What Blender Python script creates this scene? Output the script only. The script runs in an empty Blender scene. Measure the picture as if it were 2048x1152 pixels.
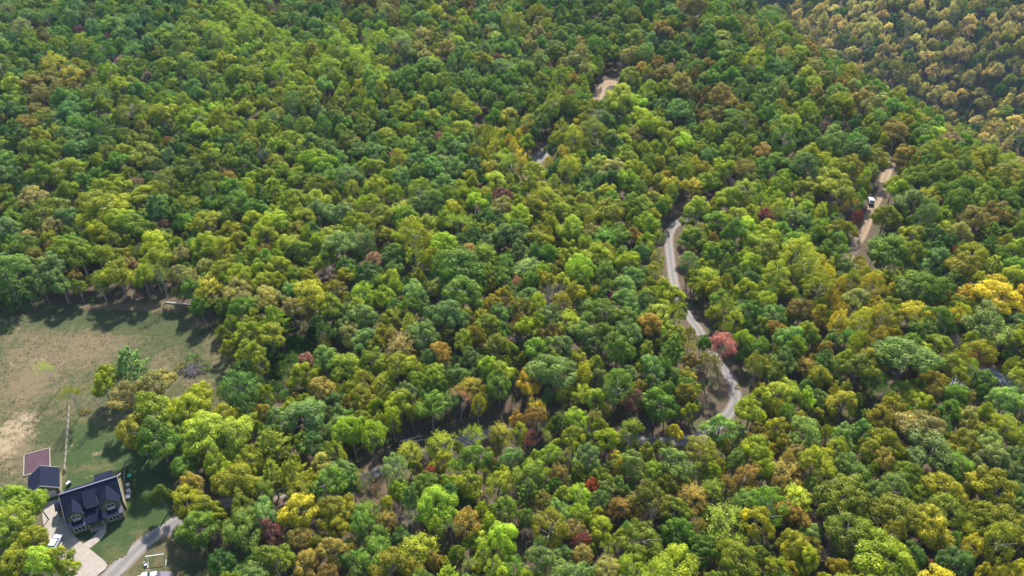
import bpy, math, random
import numpy as np
from mathutils import Vector, Matrix

R = math.radians
random.seed(7)
rng = np.random.default_rng(7)
scene = bpy.context.scene
C = scene.collection

# ------------------------------------------------------------------ camera
CAM_Z, PITCH, F_PX = 160.0, R(39.0), 1540.0
cam_data = bpy.data.cameras.new('camera')
cam_data.sensor_width = 36.0
cam_data.lens = 36.0 * F_PX / 2048.0
cam_data.clip_start, cam_data.clip_end = 1.0, 6000.0
cam = bpy.data.objects.new('camera', cam_data)
C.objects.link(cam)
cam.location = (0, 0, CAM_Z)
cam.rotation_euler = (R(90) - PITCH, 0, 0)
scene.camera = cam

# ------------------------------------------------------------------ sky and sun
SUN_AZ, SUN_EL = R(8), R(47)          # azimuth measured from +Y towards +X
world = bpy.data.worlds.new('World')
scene.world = world
world.use_nodes = True
wn = world.node_tree
bg = wn.nodes['Background']
sky = wn.nodes.new('ShaderNodeTexSky')
sky.sky_type = 'NISHITA'
sky.sun_disc = False
sky.sun_elevation = SUN_EL
sky.sun_rotation = SUN_AZ
wn.links.new(sky.outputs[0], bg.inputs[0])
bg.inputs[1].default_value = 0.15
sun_data = bpy.data.lights.new('sun', 'SUN')
sun_data.energy = 4.7
sun_data.angle = R(2.5)
sun_data.color = (1.0, 0.965, 0.90)
sun = bpy.data.objects.new('sun', sun_data)
C.objects.link(sun)
sdir = Vector((math.sin(SUN_AZ) * math.cos(SUN_EL), math.cos(SUN_AZ) * math.cos(SUN_EL), math.sin(SUN_EL)))
sun.rotation_euler = sdir.to_track_quat('Z', 'Y').to_euler()
sun.location = (60, 250, 260)

vs = scene.view_settings
vs.view_transform = 'Standard'
vs.look = 'None'
vs.gamma = 1.0
vs.use_curve_mapping = False
vs.exposure = 1.45
scene.render.engine = 'CYCLES'
cy = scene.cycles
cy.max_bounces = 6
cy.diffuse_bounces = 3
cy.glossy_bounces = 2
cy.transmission_bounces = 4
cy.volume_bounces = 0
cy.use_denoising = True
cy.denoiser = 'OPENIMAGEDENOISE'
cy.denoising_input_passes = 'RGB_ALBEDO_NORMAL'
cy.sample_clamp_indirect = 1.5
cy.sample_clamp_direct = 2.5

# ------------------------------------------------------------------ projection helpers
cp, sp = math.cos(PITCH), math.sin(PITCH)

def project(x, y, z):
    """world -> pixel of the 2048 x 1152 frame, plus depth"""
    dz = z - CAM_Z
    d = y * cp - dz * sp
    u = y * sp + dz * cp
    return 1024 + F_PX * x / d, 576 - F_PX * u / d, d

def ray(px, py):
    a = (px - 1024) / F_PX
    b = (576 - py) / F_PX
    return np.array([a, cp + b * sp, -sp + b * cp])

# ------------------------------------------------------------------ terrain height
def vnoise(x, y, s, seed):
    """smooth value noise"""
    x = np.asarray(x, float) / s + seed * 17.31
    y = np.asarray(y, float) / s - seed * 9.77
    xi, yi = np.floor(x), np.floor(y)
    fx, fy = x - xi, y - yi
    fx = fx * fx * (3 - 2 * fx)
    fy = fy * fy * (3 - 2 * fy)
    def hsh(i, j):
        v = np.sin(i * 127.1 + j * 311.7 + seed * 74.7) * 43758.5453
        return v - np.floor(v)
    a = hsh(xi, yi); b = hsh(xi + 1, yi); c = hsh(xi, yi + 1); d = hsh(xi + 1, yi + 1)
    return (a + (b - a) * fx) * (1 - fy) + (c + (d - c) * fx) * fy

CR1, CR2 = np.array([206.0, 262.0]), np.array([112.0, 452.0])
_cd = (CR2 - CR1) / np.linalg.norm(CR2 - CR1)
_cn = np.array([_cd[1], -_cd[0]])
if _cn[0] < 0:
    _cn = -_cn

def h_exact(x, y):
    x = np.asarray(x, float); y = np.asarray(y, float)
    h = 5.0 * (vnoise(x, y, 120, 1) - .5) + 2.4 * (vnoise(x, y, 45, 2) - .5)
    # level off round the meadow and the house
    f = np.exp(-(((x + 105) / 62) ** 2 + ((y - 140) / 62) ** 2) ** 2)
    h = h * (1 - f)
    # hollow between the meadow and the wood
    h = h - 6.0 * np.exp(-(((x + 52) / 13) ** 2 + ((y - 152) / 22) ** 2))
    # bank above the road in the middle
    h = h + 5.0 / (1 + np.exp(-(y - 142) / 6)) * np.exp(-((x - 5) / 55) ** 2) * np.exp(-((y - 165) / 45) ** 2)
    # land rises to the back
    h = h + 0.06 * np.maximum(y - 280, 0)
    # ridge on the east, a deep valley behind it and the opposite hillside
    d = (x - CR1[0]) * _cn[0] + (y - CR1[1]) * _cn[1]
    along = (x - CR1[0]) * _cd[0] + (y - CR1[1]) * _cd[1]
    d = d + 14 * (vnoise(along, along * 0 + 3, 70, 5) - .5)
    s = np.clip(d + 35, 0, None)
    k = 0.80
    drop = np.where(s < 70, k * s * s / 140, k * (s - 35))
    base = h - drop + 5 * np.exp(-((d + 45) / 40) ** 2)
    far = -150 + 0.66 * (d - 255) + 46 * (vnoise(along + d * .45, d * .3, 62, 8) - .5) + 9 * (vnoise(x, y, 40, 9) - .5)
    far = np.minimum(far, 60 + 0.15 * (d - 500))
    w = np.clip((d - 60) / 60, 0, 1)
    far = far * w + (1 - w) * -400
    m = 12.0
    return np.maximum(base, far) + m * .25 * np.clip(1 - np.abs(base - far) / m, 0, 1) ** 2

GX0, GX1, GY0, GY1, GS = -480.0, 860.0, 20.0, 1060.0, 4.0
gx = np.arange(GX0, GX1 + .1, GS)
gy = np.arange(GY0, GY1 + .1, GS)
GXX, GYY = np.meshgrid(gx, gy)
GH = h_exact(GXX, GYY)

def h(x, y):
    """height of the terrain mesh, bilinear"""
    u = np.clip((np.asarray(x, float) - GX0) / GS, 0, len(gx) - 1.001)
    v = np.clip((np.asarray(y, float) - GY0) / GS, 0, len(gy) - 1.001)
    i = u.astype(int); j = v.astype(int)
    fu, fv = u - i, v - j
    return (GH[j, i] * (1 - fu) + GH[j, i + 1] * fu) * (1 - fv) + (GH[j + 1, i] * (1 - fu) + GH[j + 1, i + 1] * fu) * fv

def at(px, py, up=0.0):
    """ground point (base of something whose marked spot is `up` metres high) seen at a pixel"""
    r = ray(px, py)
    ts = np.arange(60, 1300, 1.5)
    X, Y, Z = r[0] * ts, r[1] * ts, CAM_Z + r[2] * ts
    below = Z < h(X, Y) + up
    k = int(np.argmax(below)) if below.any() else len(ts) - 1
    lo, hi = ts[max(k - 1, 0)], ts[k]
    for _ in range(14):
        m = (lo + hi) / 2
        if CAM_Z + r[2] * m < float(h(r[0] * m, r[1] * m)) + up:
            hi = m
        else:
            lo = m
    x, y = r[0] * hi, r[1] * hi
    return Vector((x, y, float(h(x, y))))

# ------------------------------------------------------------------ materials
def new_mat(name):
    m = bpy.data.materials.new(name)
    m.use_nodes = True
    nt = m.node_tree
    for n in list(nt.nodes):
        nt.nodes.remove(n)
    out = nt.nodes.new('ShaderNodeOutputMaterial')
    return m, nt, out

def N(nt, kind, **kw):
    n = nt.nodes.new(kind)
    for k, v in kw.items():
        if k.startswith('i_'):
            key = k[2:]
            key = int(key) if key.isdigit() else key
            n.inputs[key].default_value = v
        else:
            setattr(n, k, v)
    return n

def ramp(nt, fac, stops):
    r = nt.nodes.new('ShaderNodeValToRGB')
    e = r.color_ramp.elements
    while len(e) < len(stops):
        e.new(0.5)
    for k, (p, c) in enumerate(stops):
        e[k].position = p
        e[k].color = (*c, 1)
    nt.links.new(fac, r.inputs[0])
    return r.outputs[0]

def mixc(nt, fac, a, b, mode='MIX'):
    m = nt.nodes.new('ShaderNodeMix')
    m.data_type = 'RGBA'
    m.blend_type = mode
    m.clamp_factor = True
    for sock, v in ((m.inputs[0], fac), (m.inputs[6], a), (m.inputs[7], b)):
        if isinstance(v, (int, float)):
            sock.default_value = v
        elif isinstance(v, tuple):
            sock.default_value = (*v, 1) if len(v) == 3 else v
        else:
            nt.links.new(v, sock)
    return m.outputs[2]

def math_n(nt, op, a, b=None):
    m = nt.nodes.new('ShaderNodeMath')
    m.operation = op
    for sock, v in ((m.inputs[0], a), (m.inputs[1], b)):
        if v is None:
            continue
        if isinstance(v, (int, float)):
            sock.default_value = v
        else:
            nt.links.new(v, sock)
    return m.outputs[0]

def noise(nt, scale, detail=4, rough=.6, vec=None, w=0):
    n = N(nt, 'ShaderNodeTexNoise')
    n.inputs['Scale'].default_value = scale
    n.inputs['Detail'].default_value = detail
    n.inputs['Roughness'].default_value = rough
    if vec is None:
        vec = nt.nodes.new('ShaderNodeTexCoord').outputs['Object']
    nt.links.new(vec, n.inputs['Vector'])
    return n.outputs[0]

def surface(nt, out, col, rough=.85, bump=None, bump_d=.05, spec=.3, metal=0):
    b = N(nt, 'ShaderNodeBsdfPrincipled')
    if isinstance(col, tuple):
        b.inputs['Base Color'].default_value = (*col, 1)
    else:
        nt.links.new(col, b.inputs['Base Color'])
    b.inputs['Roughness'].default_value = rough
    b.inputs['Specular IOR Level'].default_value = spec
    b.inputs['Metallic'].default_value = metal
    if bump is not None:
        bn = N(nt, 'ShaderNodeBump')
        bn.inputs['Strength'].default_value = 1
        bn.inputs['Distance'].default_value = bump_d
        nt.links.new(bump, bn.inputs['Height'])
        nt.links.new(bn.outputs[0], b.inputs['Normal'])
    nt.links.new(b.outputs[0], out.inputs[0])
    return b

def plain(name, col, rough=.7, var=.18, scale=3.0, spec=.3, metal=0.0, bump_d=.01):
    m, nt, out = new_mat(name)
    n = noise(nt, scale, 5)
    lo = tuple(c * (1 - var) for c in col)
    hi = tuple(min(1, c * (1 + var)) for c in col)
    surface(nt, out, ramp(nt, n, [(.3, lo), (.7, hi)]), rough, n, bump_d, spec, metal)
    return m

def leaf_material():
    m, nt, out = new_mat('leaves')
    a = N(nt, 'ShaderNodeAttribute', attribute_type='INSTANCER', attribute_name='leaf_colour')
    t = N(nt, 'ShaderNodeAttribute', attribute_type='GEOMETRY', attribute_name='tint')
    bright = math_n(nt, 'MULTIPLY_ADD', t.outputs['Fac'], .75)
    bright.node.inputs[2].default_value = .62
    c0 = mixc(nt, 1.0, a.outputs['Color'], bright, 'MULTIPLY')
    warm = mixc(nt, 1.0, c0, (1.30, 1.15, .75), 'MULTIPLY')
    f = math_n(nt, 'POWER', t.outputs['Fac'], 2.2)
    col = mixc(nt, f, c0, warm)
    d = N(nt, 'ShaderNodeBsdfDiffuse')
    nt.links.new(col, d.inputs[0])
    tr = N(nt, 'ShaderNodeBsdfTranslucent')
    nt.links.new(mixc(nt, 1.0, col, (1.12, 1.22, .6), 'MULTIPLY'), tr.inputs[0])
    gl = N(nt, 'ShaderNodeBsdfGlossy')
    gl.inputs['Roughness'].default_value = .45
    gl.inputs[0].default_value = (.8, .85, .55, 1)
    m1 = N(nt, 'ShaderNodeMixShader')
    m1.inputs[0].default_value = .33
    nt.links.new(d.outputs[0], m1.inputs[1]); nt.links.new(tr.outputs[0], m1.inputs[2])
    m2 = N(nt, 'ShaderNodeMixShader')
    m2.inputs[0].default_value = .018
    nt.links.new(m1.outputs[0], m2.inputs[1]); nt.links.new(gl.outputs[0], m2.inputs[2])
    nt.links.new(m2.outputs[0], out.inputs[0])
    return m

def ground_material():
    m, nt, out = new_mat('forest_floor')
    n1 = noise(nt, .25, 6, .7)
    n2 = noise(nt, 2.2, 4, .7)
    c = ramp(nt, n2, [(.25, (.03, .024, .016)), (.5, (.075, .054, .036)), (.8, (.13, .09, .06))])
    c2 = ramp(nt, n2, [(.3, (.03, .04, .015)), (.7, (.08, .085, .03))])
    f = ramp(nt, n1, [(.5, (0, 0, 0)), (.62, (.8, .8, .8))])
    surface(nt, out, mixc(nt, f, c, c2), .95, n2, .12, .1)
    return m

def grass_material(name, green, dry, soil, dryness, scale=1.0):
    """grass with dry parts and bare soil; attributes 'dry' and 'bare' say where"""
    m, nt, out = new_mat(name)
    big = noise(nt, .06 * scale, 5, .6)
    mid = noise(nt, .5 * scale, 6, .7)
    fine = noise(nt, 4.0, 5, .75)
    ad = N(nt, 'ShaderNodeAttribute', attribute_name='dry').outputs['Fac']
    ab = N(nt, 'ShaderNodeAttribute', attribute_name='bare').outputs['Fac']
    g = mixc(nt, ramp(nt, fine, [(.3, (0, 0, 0)), (.7, (1, 1, 1))]), tuple(c * .55 for c in green), tuple(c * 1.35 for c in green))
    dr = mixc(nt, ramp(nt, fine, [(.3, (0, 0, 0)), (.7, (1, 1, 1))]), tuple(c * .7 for c in dry), tuple(c * 1.25 for c in dry))
    so = mixc(nt, fine, tuple(c * .75 for c in soil), tuple(c * 1.2 for c in soil))
    s = math_n(nt, 'ADD', math_n(nt, 'MULTIPLY', math_n(nt, 'SUBTRACT', mid, .5), 2.4), math_n(nt, 'MULTIPLY', math_n(nt, 'SUBTRACT', big, .5), 2.0))
    fd = math_n(nt, 'ADD', math_n(nt, 'ADD', s, ad), dryness)
    fd = ramp(nt, fd, [(.15, (0, 0, 0)), (.85, (1, 1, 1))])
    fb = math_n(nt, 'ADD', math_n(nt, 'MULTIPLY', math_n(nt, 'SUBTRACT', mid, .5), 2.6), math_n(nt, 'SUBTRACT', math_n(nt, 'MULTIPLY', ab, 1.05), .45))
    fb = math_n(nt, 'ADD', fb, math_n(nt, 'MULTIPLY', math_n(nt, 'SUBTRACT', fine, .5), .9))
    fb = ramp(nt, fb, [(.15, (0, 0, 0)), (.75, (1, 1, 1))])
    col = mixc(nt, fb, mixc(nt, fd, g, dr), so)
    surface(nt, out, col, .95, fine, .12, .1)
    return m

def road_material(name, a, b, dirt, track=True):
    """gravel with pale wheel tracks; attribute 'across' runs -1 to 1 over the width"""
    m, nt, out = new_mat(name)
    fine = noise(nt, 7.0, 5, .8)
    mid = noise(nt, .8, 5, .7)
    base = ramp(nt, fine, [(.25, a), (.75, b)])
    ac = N(nt, 'ShaderNodeAttribute', attribute_name='across').outputs['Fac']
    aa = math_n(nt, 'ABSOLUTE', ac)
    aa = math_n(nt, 'ADD', aa, math_n(nt, 'MULTIPLY', math_n(nt, 'SUBTRACT', mid, .5), .35))
    tr = ramp(nt, aa, [(.0, (.1, .1, .1)), (.22, (.15, .15, .15)), (.42, (1, 1, 1)), (.6, (.8, .8, .8)), (.8, (0, 0, 0))])
    ed = ramp(nt, aa, [(.68, (0, 0, 0)), (1.0, (1, 1, 1))])
    c = base
    if track:
        c = mixc(nt, math_n(nt, 'MULTIPLY', tr, .55), base, tuple(min(1, v * 1.35) for v in b))
    c = mixc(nt, ed, c, dirt)
    surface(nt, out, c, .95, fine, .04, .15)
    return m

M = {}
M['leaf'] = leaf_material()
M['ground'] = ground_material()
M['bark'] = plain('bark', (.19, .165, .135), .9, .35, 2.5)
M['bark_pale'] = plain('bark_pale', (.29, .255, .22), .9, .25, 2.5)
M['twig'] = plain('twig', (.33, .23, .19), .9, .2, 2.0)
M['meadow'] = grass_material('meadow_grass', (.046, .054, .021), (.112, .084, .046), (.23, .172, .104), .33)
M['lawn'] = grass_material('lawn_grass', (.032, .052, .016), (.080, .074, .030), (.22, .165, .095), -.12)
M['gravel'] = road_material('gravel', (.088, .078, .071), (.160, .145, .132), (.125, .085, .056))
M['gravel_shaded'] = road_material('gravel_tree_shade', (.10, .11, .125), (.18, .19, .21), (.10, .08, .06))  # bluish cast of tree shade put into the gravel colour
M['dirt'] = road_material('dirt', (.13, .092, .058), (.21, .153, .10), (.115, .075, .048))

# ------------------------------------------------------------------ mesh helpers
def mesh_obj(name, V, F, mats, parent=None, attrs=None, mat_idx=None, smooth=False, link=True, loc=None):
    me = bpy.data.meshes.new(name)
    me.from_pydata(V.tolist() if isinstance(V, np.ndarray) else V, [], F.tolist() if isinstance(F, np.ndarray) else F)
    for mm in (mats if isinstance(mats, (list, tuple)) else [mats]):
        me.materials.append(mm)
    if attrs:
        for k, v in attrs.items():
            a = me.attributes.new(k, 'FLOAT', 'POINT')
            a.data.foreach_set('value', np.asarray(v, np.float32))
    if mat_idx is not None:
        me.polygons.foreach_set('material_index', np.asarray(mat_idx, np.int32))
    if smooth:
        me.polygons.foreach_set('use_smooth', np.ones(len(me.polygons), bool))
    o = bpy.data.objects.new(name, me)
    if link:
        C.objects.link(o)
    if parent:
        o.parent = parent
    if loc is not None:
        o.location = loc
    return o

def tag(o, label=None, cat=None, group=None, kind=None):
    if label: o['label'] = label
    if cat: o['category'] = cat
    if group: o['group'] = group
    if kind: o['kind'] = kind
    return o

def empty(name, loc, rz=0.0):
    o = bpy.data.objects.new(name, None)
    C.objects.link(o)
    o.location = loc
    o.rotation_euler = (0, 0, rz)
    o.empty_display_size = .5
    return o

class MB:
    """collects shapes, then links them as one mesh"""
    def __init__(self):
        self.v, self.f, self.m = [], [], []
    def poly(self, pts, mi=0):
        k = len(self.v)
        self.v += [tuple(p) for p in pts]
        self.f.append(tuple(range(k, k + len(pts)))); self.m.append(mi)
        return self
    def prism(self, pts, vec, mi=0):
        """polygon swept along a vector, closed"""
        k = len(self.v); n = len(pts)
        self.v += [tuple(p) for p in pts]
        self.v += [(p[0] + vec[0], p[1] + vec[1], p[2] + vec[2]) for p in pts]
        self.f.append(tuple(range(k, k + n))[::-1]); self.f.append(tuple(range(k + n, k + 2 * n)))
        for i in range(n):
            j = (i + 1) % n
            self.f.append((k + i, k + j, k + n + j, k + n + i))
        self.m += [mi] * (n + 2)
        return self
    def box(self, x0, x1, y0, y1, z0, z1, mi=0):
        return self.prism([(x0, y0, z0), (x1, y0, z0), (x1, y1, z0), (x0, y1, z0)], (0, 0, z1 - z0), mi)
    def bar(self, a, b, w, t=None, mi=0):
        """box between two points"""
        a, b = Vector(a), Vector(b)
        t = t or w
        d = (b - a).normalized()
        s = d.cross(Vector((0, 0, 1)))
        s = s.normalized() if s.length > 1e-4 else Vector((1, 0, 0))
        u = s.cross(d).normalized()
        pts = [a + s * w / 2 * i + u * t / 2 * j for i, j in ((-1, -1), (1, -1), (1, 1), (-1, 1))]
        return self.prism(pts, b - a, mi)
    def tube(self, pts, rad, n=6, mi=0):
        k = len(self.v)
        P = [Vector(p) for p in pts]
        for i, p in enumerate(P):
            d = (P[min(i + 1, len(P) - 1)] - P[max(i - 1, 0)]).normalized()
            s = d.cross(Vector((.31, .95, .02))).normalized()
            u = s.cross(d)
            r = rad[i] if isinstance(rad, (list, tuple)) else rad
            for q in range(n):
                a = 2 * math.pi * q / n
                self.v.append(tuple(p + (s * math.cos(a) + u * math.sin(a)) * r))
        for i in range(len(P) - 1):
            for q in range(n):
                w = (q + 1) % n
                self.f.append((k + i * n + q, k + i * n + w, k + (i + 1) * n + w, k + (i + 1) * n + q)); self.m.append(mi)
        self.f.append(tuple(k + q for q in range(n))[::-1]); self.m.append(mi)
        self.f.append(tuple(k + (len(P) - 1) * n + q for q in range(n))); self.m.append(mi)
        return self
    def build(self, name, mat, parent=None, loc=None, smooth=False):
        return mesh_obj(name, self.v, self.f, mat, parent, mat_idx=self.m, loc=loc, smooth=smooth)

def inside(px, py, poly):
    px = np.asarray(px, float); py = np.asarray(py, float)
    r = np.zeros(px.shape, bool)
    n = len(poly)
    for i in range(n):
        x0, y0 = poly[i]; x1, y1 = poly[(i + 1) % n]
        if y0 == y1:
            continue
        c = ((y0 > py) != (y1 > py)) & (px < (x1 - x0) * (py - y0) / (y1 - y0) + x0)
        r ^= c
    return r

# ------------------------------------------------------------------ ground sheet
nx, ny = len(gx), len(gy)
V = np.stack([GXX.ravel(), GYY.ravel(), GH.ravel()], 1)
ii, jj = np.meshgrid(np.arange(nx - 1), np.arange(ny - 1))
q0 = (jj * nx + ii).ravel()
F = np.stack([q0, q0 + 1, q0 + nx + 1, q0 + nx], 1)
ground = mesh_obj('ground', V, F, M['ground'], smooth=True)
tag(ground, 'brown leaf littered forest floor under the trees', kind='structure')

def catmull(P, step=1.0):
    P = [np.array(p, float) for p in P]
    out = []
    for i in range(len(P) - 1):
        a, b, c, d = P[max(i - 1, 0)], P[i], P[i + 1], P[min(i + 2, len(P) - 1)]
        n = max(2, int(np.linalg.norm(c - b) / step))
        for k in range(n):
            t = k / n
            out.append(.5 * ((2 * b) + (c - a) * t + (2 * a - 5 * b + 4 * c - d) * t * t + (3 * b - a - 3 * c + d) * t ** 3))
    out.append(P[-1])
    return np.array(out)

def smooth_path(P, n=3):
    for _ in range(n):
        Q = P.copy()
        Q[1:-1] = (P[:-2] + 2 * P[1:-1] + P[2:]) / 4
        P = Q
    return P

def ribbon(name, pixels, width, mat, label, z=.10, cross=8, wob=.12, pts=None):
    P = np.array([at(*p)[:2] for p in pixels]) if pts is None else np.array(pts, float)
    L = smooth_path(catmull(P, 1.0), 3)
    T = np.gradient(L, axis=0)
    T /= np.linalg.norm(T, axis=1)[:, None] + 1e-9
    Nn = np.stack([-T[:, 1], T[:, 0]], 1)
    s = np.linspace(-1, 1, cross + 1)
    k = np.arange(len(L))
    wl = width / 2 * (1 + wob * (vnoise(k, k * 0, 6, 3) - .5) * 2)
    gpx, _, _ = project(L[:, 0], L[:, 1], h(L[:, 0], L[:, 1]))
    wl = wl * np.interp(gpx, [370, 470], [1.4, 1.0])
    wr = np.interp(gpx, [370, 470], [1.4, 1.0]) * width / 2 * (1 + wob * (vnoise(k, k * 0 + 40, 6, 4) - .5) * 2)
    W = np.where(s[None, :] < 0, wl[:, None], wr[:, None]) * s[None, :]
    X = L[:, 0:1] + Nn[:, 0:1] * W
    Y = L[:, 1:2] + Nn[:, 1:2] * W
    Z = h(X, Y) + z - .07 * np.abs(s[None, :]) ** 4
    V = np.stack([X.ravel(), Y.ravel(), Z.ravel()], 1)
    n, c = X.shape
    ii, jj = np.meshgrid(np.arange(c - 1), np.arange(n - 1))
    q0 = (jj * c + ii).ravel()
    F = np.stack([q0, q0 + 1, q0 + c + 1, q0 + c], 1)
    o = mesh_obj(name, V, F, mat, attrs={'across': np.tile(s, n)}, smooth=True)
    tag(o, label, kind='structure')
    return o, L

ROADS = []
main_px = [(120, 1290), (175, 1205), (225, 1150), (272, 1100), (320, 1063), (362, 1040), (430, 1012), (550, 988), (660, 972), (745, 948),
           (805, 920), (900, 890), (990, 864), (1080, 852), (1180, 862), (1290, 882), (1375, 880), (1432, 854), (1467, 814), (1470, 778),
           (1449, 738), (1417, 695), (1394, 655), (1364, 612), (1348, 565), (1340, 510), (1338, 472), (1352, 448), (1378, 436), (1400, 425), (1400, 395)]
_, L = ribbon('gravel_road', main_px, 3.6, M['gravel'], 'pale gravel road winding through the wood in a double bend')
ROADS.append((L, 3.6))
_, L = ribbon('dirt_track', [(1690, 530), (1703, 505), (1720, 478), (1737, 440), (1748, 410), (1762, 385), (1772, 350), (1785, 325)], 3.8, M['dirt'],
              'tan dirt track climbing the wooded ridge past a white vehicle')
ROADS.append((L, 4.5))
_, L = ribbon('side_road', [(1900, 770), (1960, 742), (2005, 757), (2040, 774), (2110, 800)], 5.2, M['gravel_shaded'], 'shaded blue grey road showing at the edge of the wood below the ridge')
ROADS.append((L, 3.6))
_, L = ribbon('forest_road', [(1040, 345), (1070, 325), (1090, 305), (1105, 292), (1150, 280)], 6.0, M['gravel'], 'short stretch of grey road showing through the wood beyond the double bend')
ROADS.append((L, 4.0))
_, L = ribbon('clearing_track', [(1190, 205), (1198, 190), (1205, 172), (1222, 165), (1245, 172)], 6.0, M['dirt'], 'sandy clearing below the tall bare white tree')
ROADS.append((L, 6.0))

# ------------------------------------------------------------------ meadow and lawn sheets
def gpoly(pix):
    return [tuple(at(*p)[:2]) for p in pix]

def sheet(name, poly, step, z, mat, label, blots, jitter=.25):
    P = np.array(poly)
    x = np.arange(P[:, 0].min() - 1, P[:, 0].max() + 1, step)
    y = np.arange(P[:, 1].min() - 1, P[:, 1].max() + 1, step)
    X, Y = np.meshgrid(x, y)
    wx = X + 2.2 * (vnoise(X, Y, 3.0, 11) - .5) * jitter * 4
    wy = Y + 2.2 * (vnoise(X, Y, 3.0, 12) - .5) * jitter * 4
    inn = inside(wx + step / 2, wy + step / 2, poly)[:-1, :-1]
    n, c = X.shape
    ii, jj = np.meshgrid(np.arange(c - 1), np.arange(n - 1))
    q0 = (jj * c + ii)[inn]
    F = np.stack([q0, q0 + 1, q0 + c + 1, q0 + c], 1)
    used = np.unique(F)
    rem = np.full(n * c, -1); rem[used] = np.arange(len(used))
    xs, ys = X.ravel()[used], Y.ravel()[used]
    zs = h(xs, ys) + z + .10 * (vnoise(xs, ys, 2.5, 14) - .5)
    px, py, _ = project(xs, ys, zs)
    dry = np.zeros(len(xs)); bare = np.zeros(len(xs))
    for kind, bx, by, rx, ry, amt in blots:
        c0 = at(bx, by); cx = at(bx + rx, by); cy_ = at(bx, by - ry)
        ra = max(.5, (cx - c0).length); rb = max(.5, (cy_ - c0).length)
        e = np.exp(-(((xs - c0.x) / ra) ** 2 + ((ys - c0.y) / rb) ** 2))
        if kind == 'b': bare += amt * e
        else: dry += amt * e
    o = mesh_obj(name, np.stack([xs, ys, zs], 1), rem[F], mat, attrs={'dry': dry, 'bare': np.clip(bare, 0, .95)}, smooth=True)
    return tag(o, label, kind='structure')

meadow_px = [(-260, 660), (-40, 636), (60, 618), (130, 607), (250, 603), (330, 600), (395, 620), (440, 655), (448, 700), (470, 742), (455, 800), (420, 850),
             (385, 890), (360, 935), (372, 1000), (366, 1030), (420, 1060), (430, 1110), (420, 1180), (330, 1230), (120, 1300), (-300, 1250)]
MEADOW = gpoly(meadow_px)
sheet('meadow', MEADOW, .8, .05, M['meadow'], 'dry patchy meadow of green and tan grass with bare soil', [
    ('d', 100, 720, 120, 50, .35), ('d', 60, 760, 90, 40, .3), ('d', 200, 690, 60, 25, .25), ('b', 85, 718, 26, 7, .7), ('b', 57, 690, 10, 8, .6), ('b', 30, 727, 18, 6, .6),
    ('b', 130, 725, 12, 5, .6), ('b', 65, 742, 10, 8, .5), ('b', 28, 860, 40, 26, 1.0), ('b', 45, 845, 26, 22, .9), ('b', 8, 895, 30, 22, .8), ('b', 20, 930, 32, 26, .55),
    ('b', 75, 870, 22, 14, .45), ('d', 20, 900, 70, 60, .5), ('b', 428, 763, 10, 6, .8), ('d', 360, 660, 60, 25, -.2), ('d', 300, 640, 120, 25, -.45), ('d', 130, 640, 110, 18, -.4),
    ('d', 330, 612, 90, 8, 1.1), ('d', 405, 645, 22, 14, 1.0), ('d', 220, 615, 100, 5, .7), ('b', 340, 620, 70, 7, .38), ('b', 170, 720, 40, 12, .35),
    ('d', 90, 870, 30, 22, -.7), ('d', 120, 905, 14, 60, -.8), ('b', 20, 1000, 30, 30, .4), ('b', 330, 1075, 40, 7, .75), ('d', 340, 1090, 60, 30, .2), ('b', 300, 1140, 50, 10, .5)])
lawn_px = [(141, 836), (160, 822), (182, 840), (205, 828), (240, 858), (262, 852), (318, 900), (336, 960), (350, 1010), (352, 1028), (318, 1050), (278, 1078), (236, 1118), (214, 1140), (170, 1100), (120, 1010), (131, 935)]
sheet('lawn', gpoly(lawn_px), .5, .13, M['lawn'], 'mown green lawn round the dark roofed farmhouse', [
    ('b', 196, 908, 22, 6, .95), ('b', 158, 892, 5, 3, .9), ('b', 186, 845, 8, 7, .5), ('d', 195, 935, 55, 10, .7), ('b', 175, 955, 28, 7, .62), ('d', 215, 850, 50, 30, .45), ('b', 140, 900, 4, 34, .85),
    ('b', 271, 963, 8, 7, .7), ('d', 230, 1110, 30, 22, .55), ('b', 215, 1140, 8, 6, .6), ('d', 290, 1065, 40, 7, .45), ('d', 190, 838, 70, 14, .7)], .35)

# ------------------------------------------------------------------ tree shapes
# every variant is modelled at a crown width of 8 m; trees scale it
def unit_dirs(n, r):
    v = r.normal(size=(n, 3))
    return v / np.linalg.norm(v, axis=1)[:, None]

def leaf_quads(pos, nrm, size, r, aspect=1.0):
    """one four cornered leaf spray per position, facing nrm"""
    n = len(pos)
    nrm = nrm / (np.linalg.norm(nrm, axis=1)[:, None] + 1e-9)
    t = np.cross(nrm, unit_dirs(n, r))
    t /= np.linalg.norm(t, axis=1)[:, None] + 1e-9
    b = np.cross(nrm, t)
    s = size[:, None] * .5
    k = r.uniform(.55, 1.0, (n, 4, 1))
    c = np.stack([t * s * aspect, b * s, -t * s * aspect, -b * s], 1) * k
    c[:, 0] += nrm * s * r.uniform(-.35, .2, (n, 1))
    V = (pos[:, None, :] + c).reshape(-1, 3)
    F = np.arange(n * 4).reshape(n, 4)
    return V, F

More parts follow.
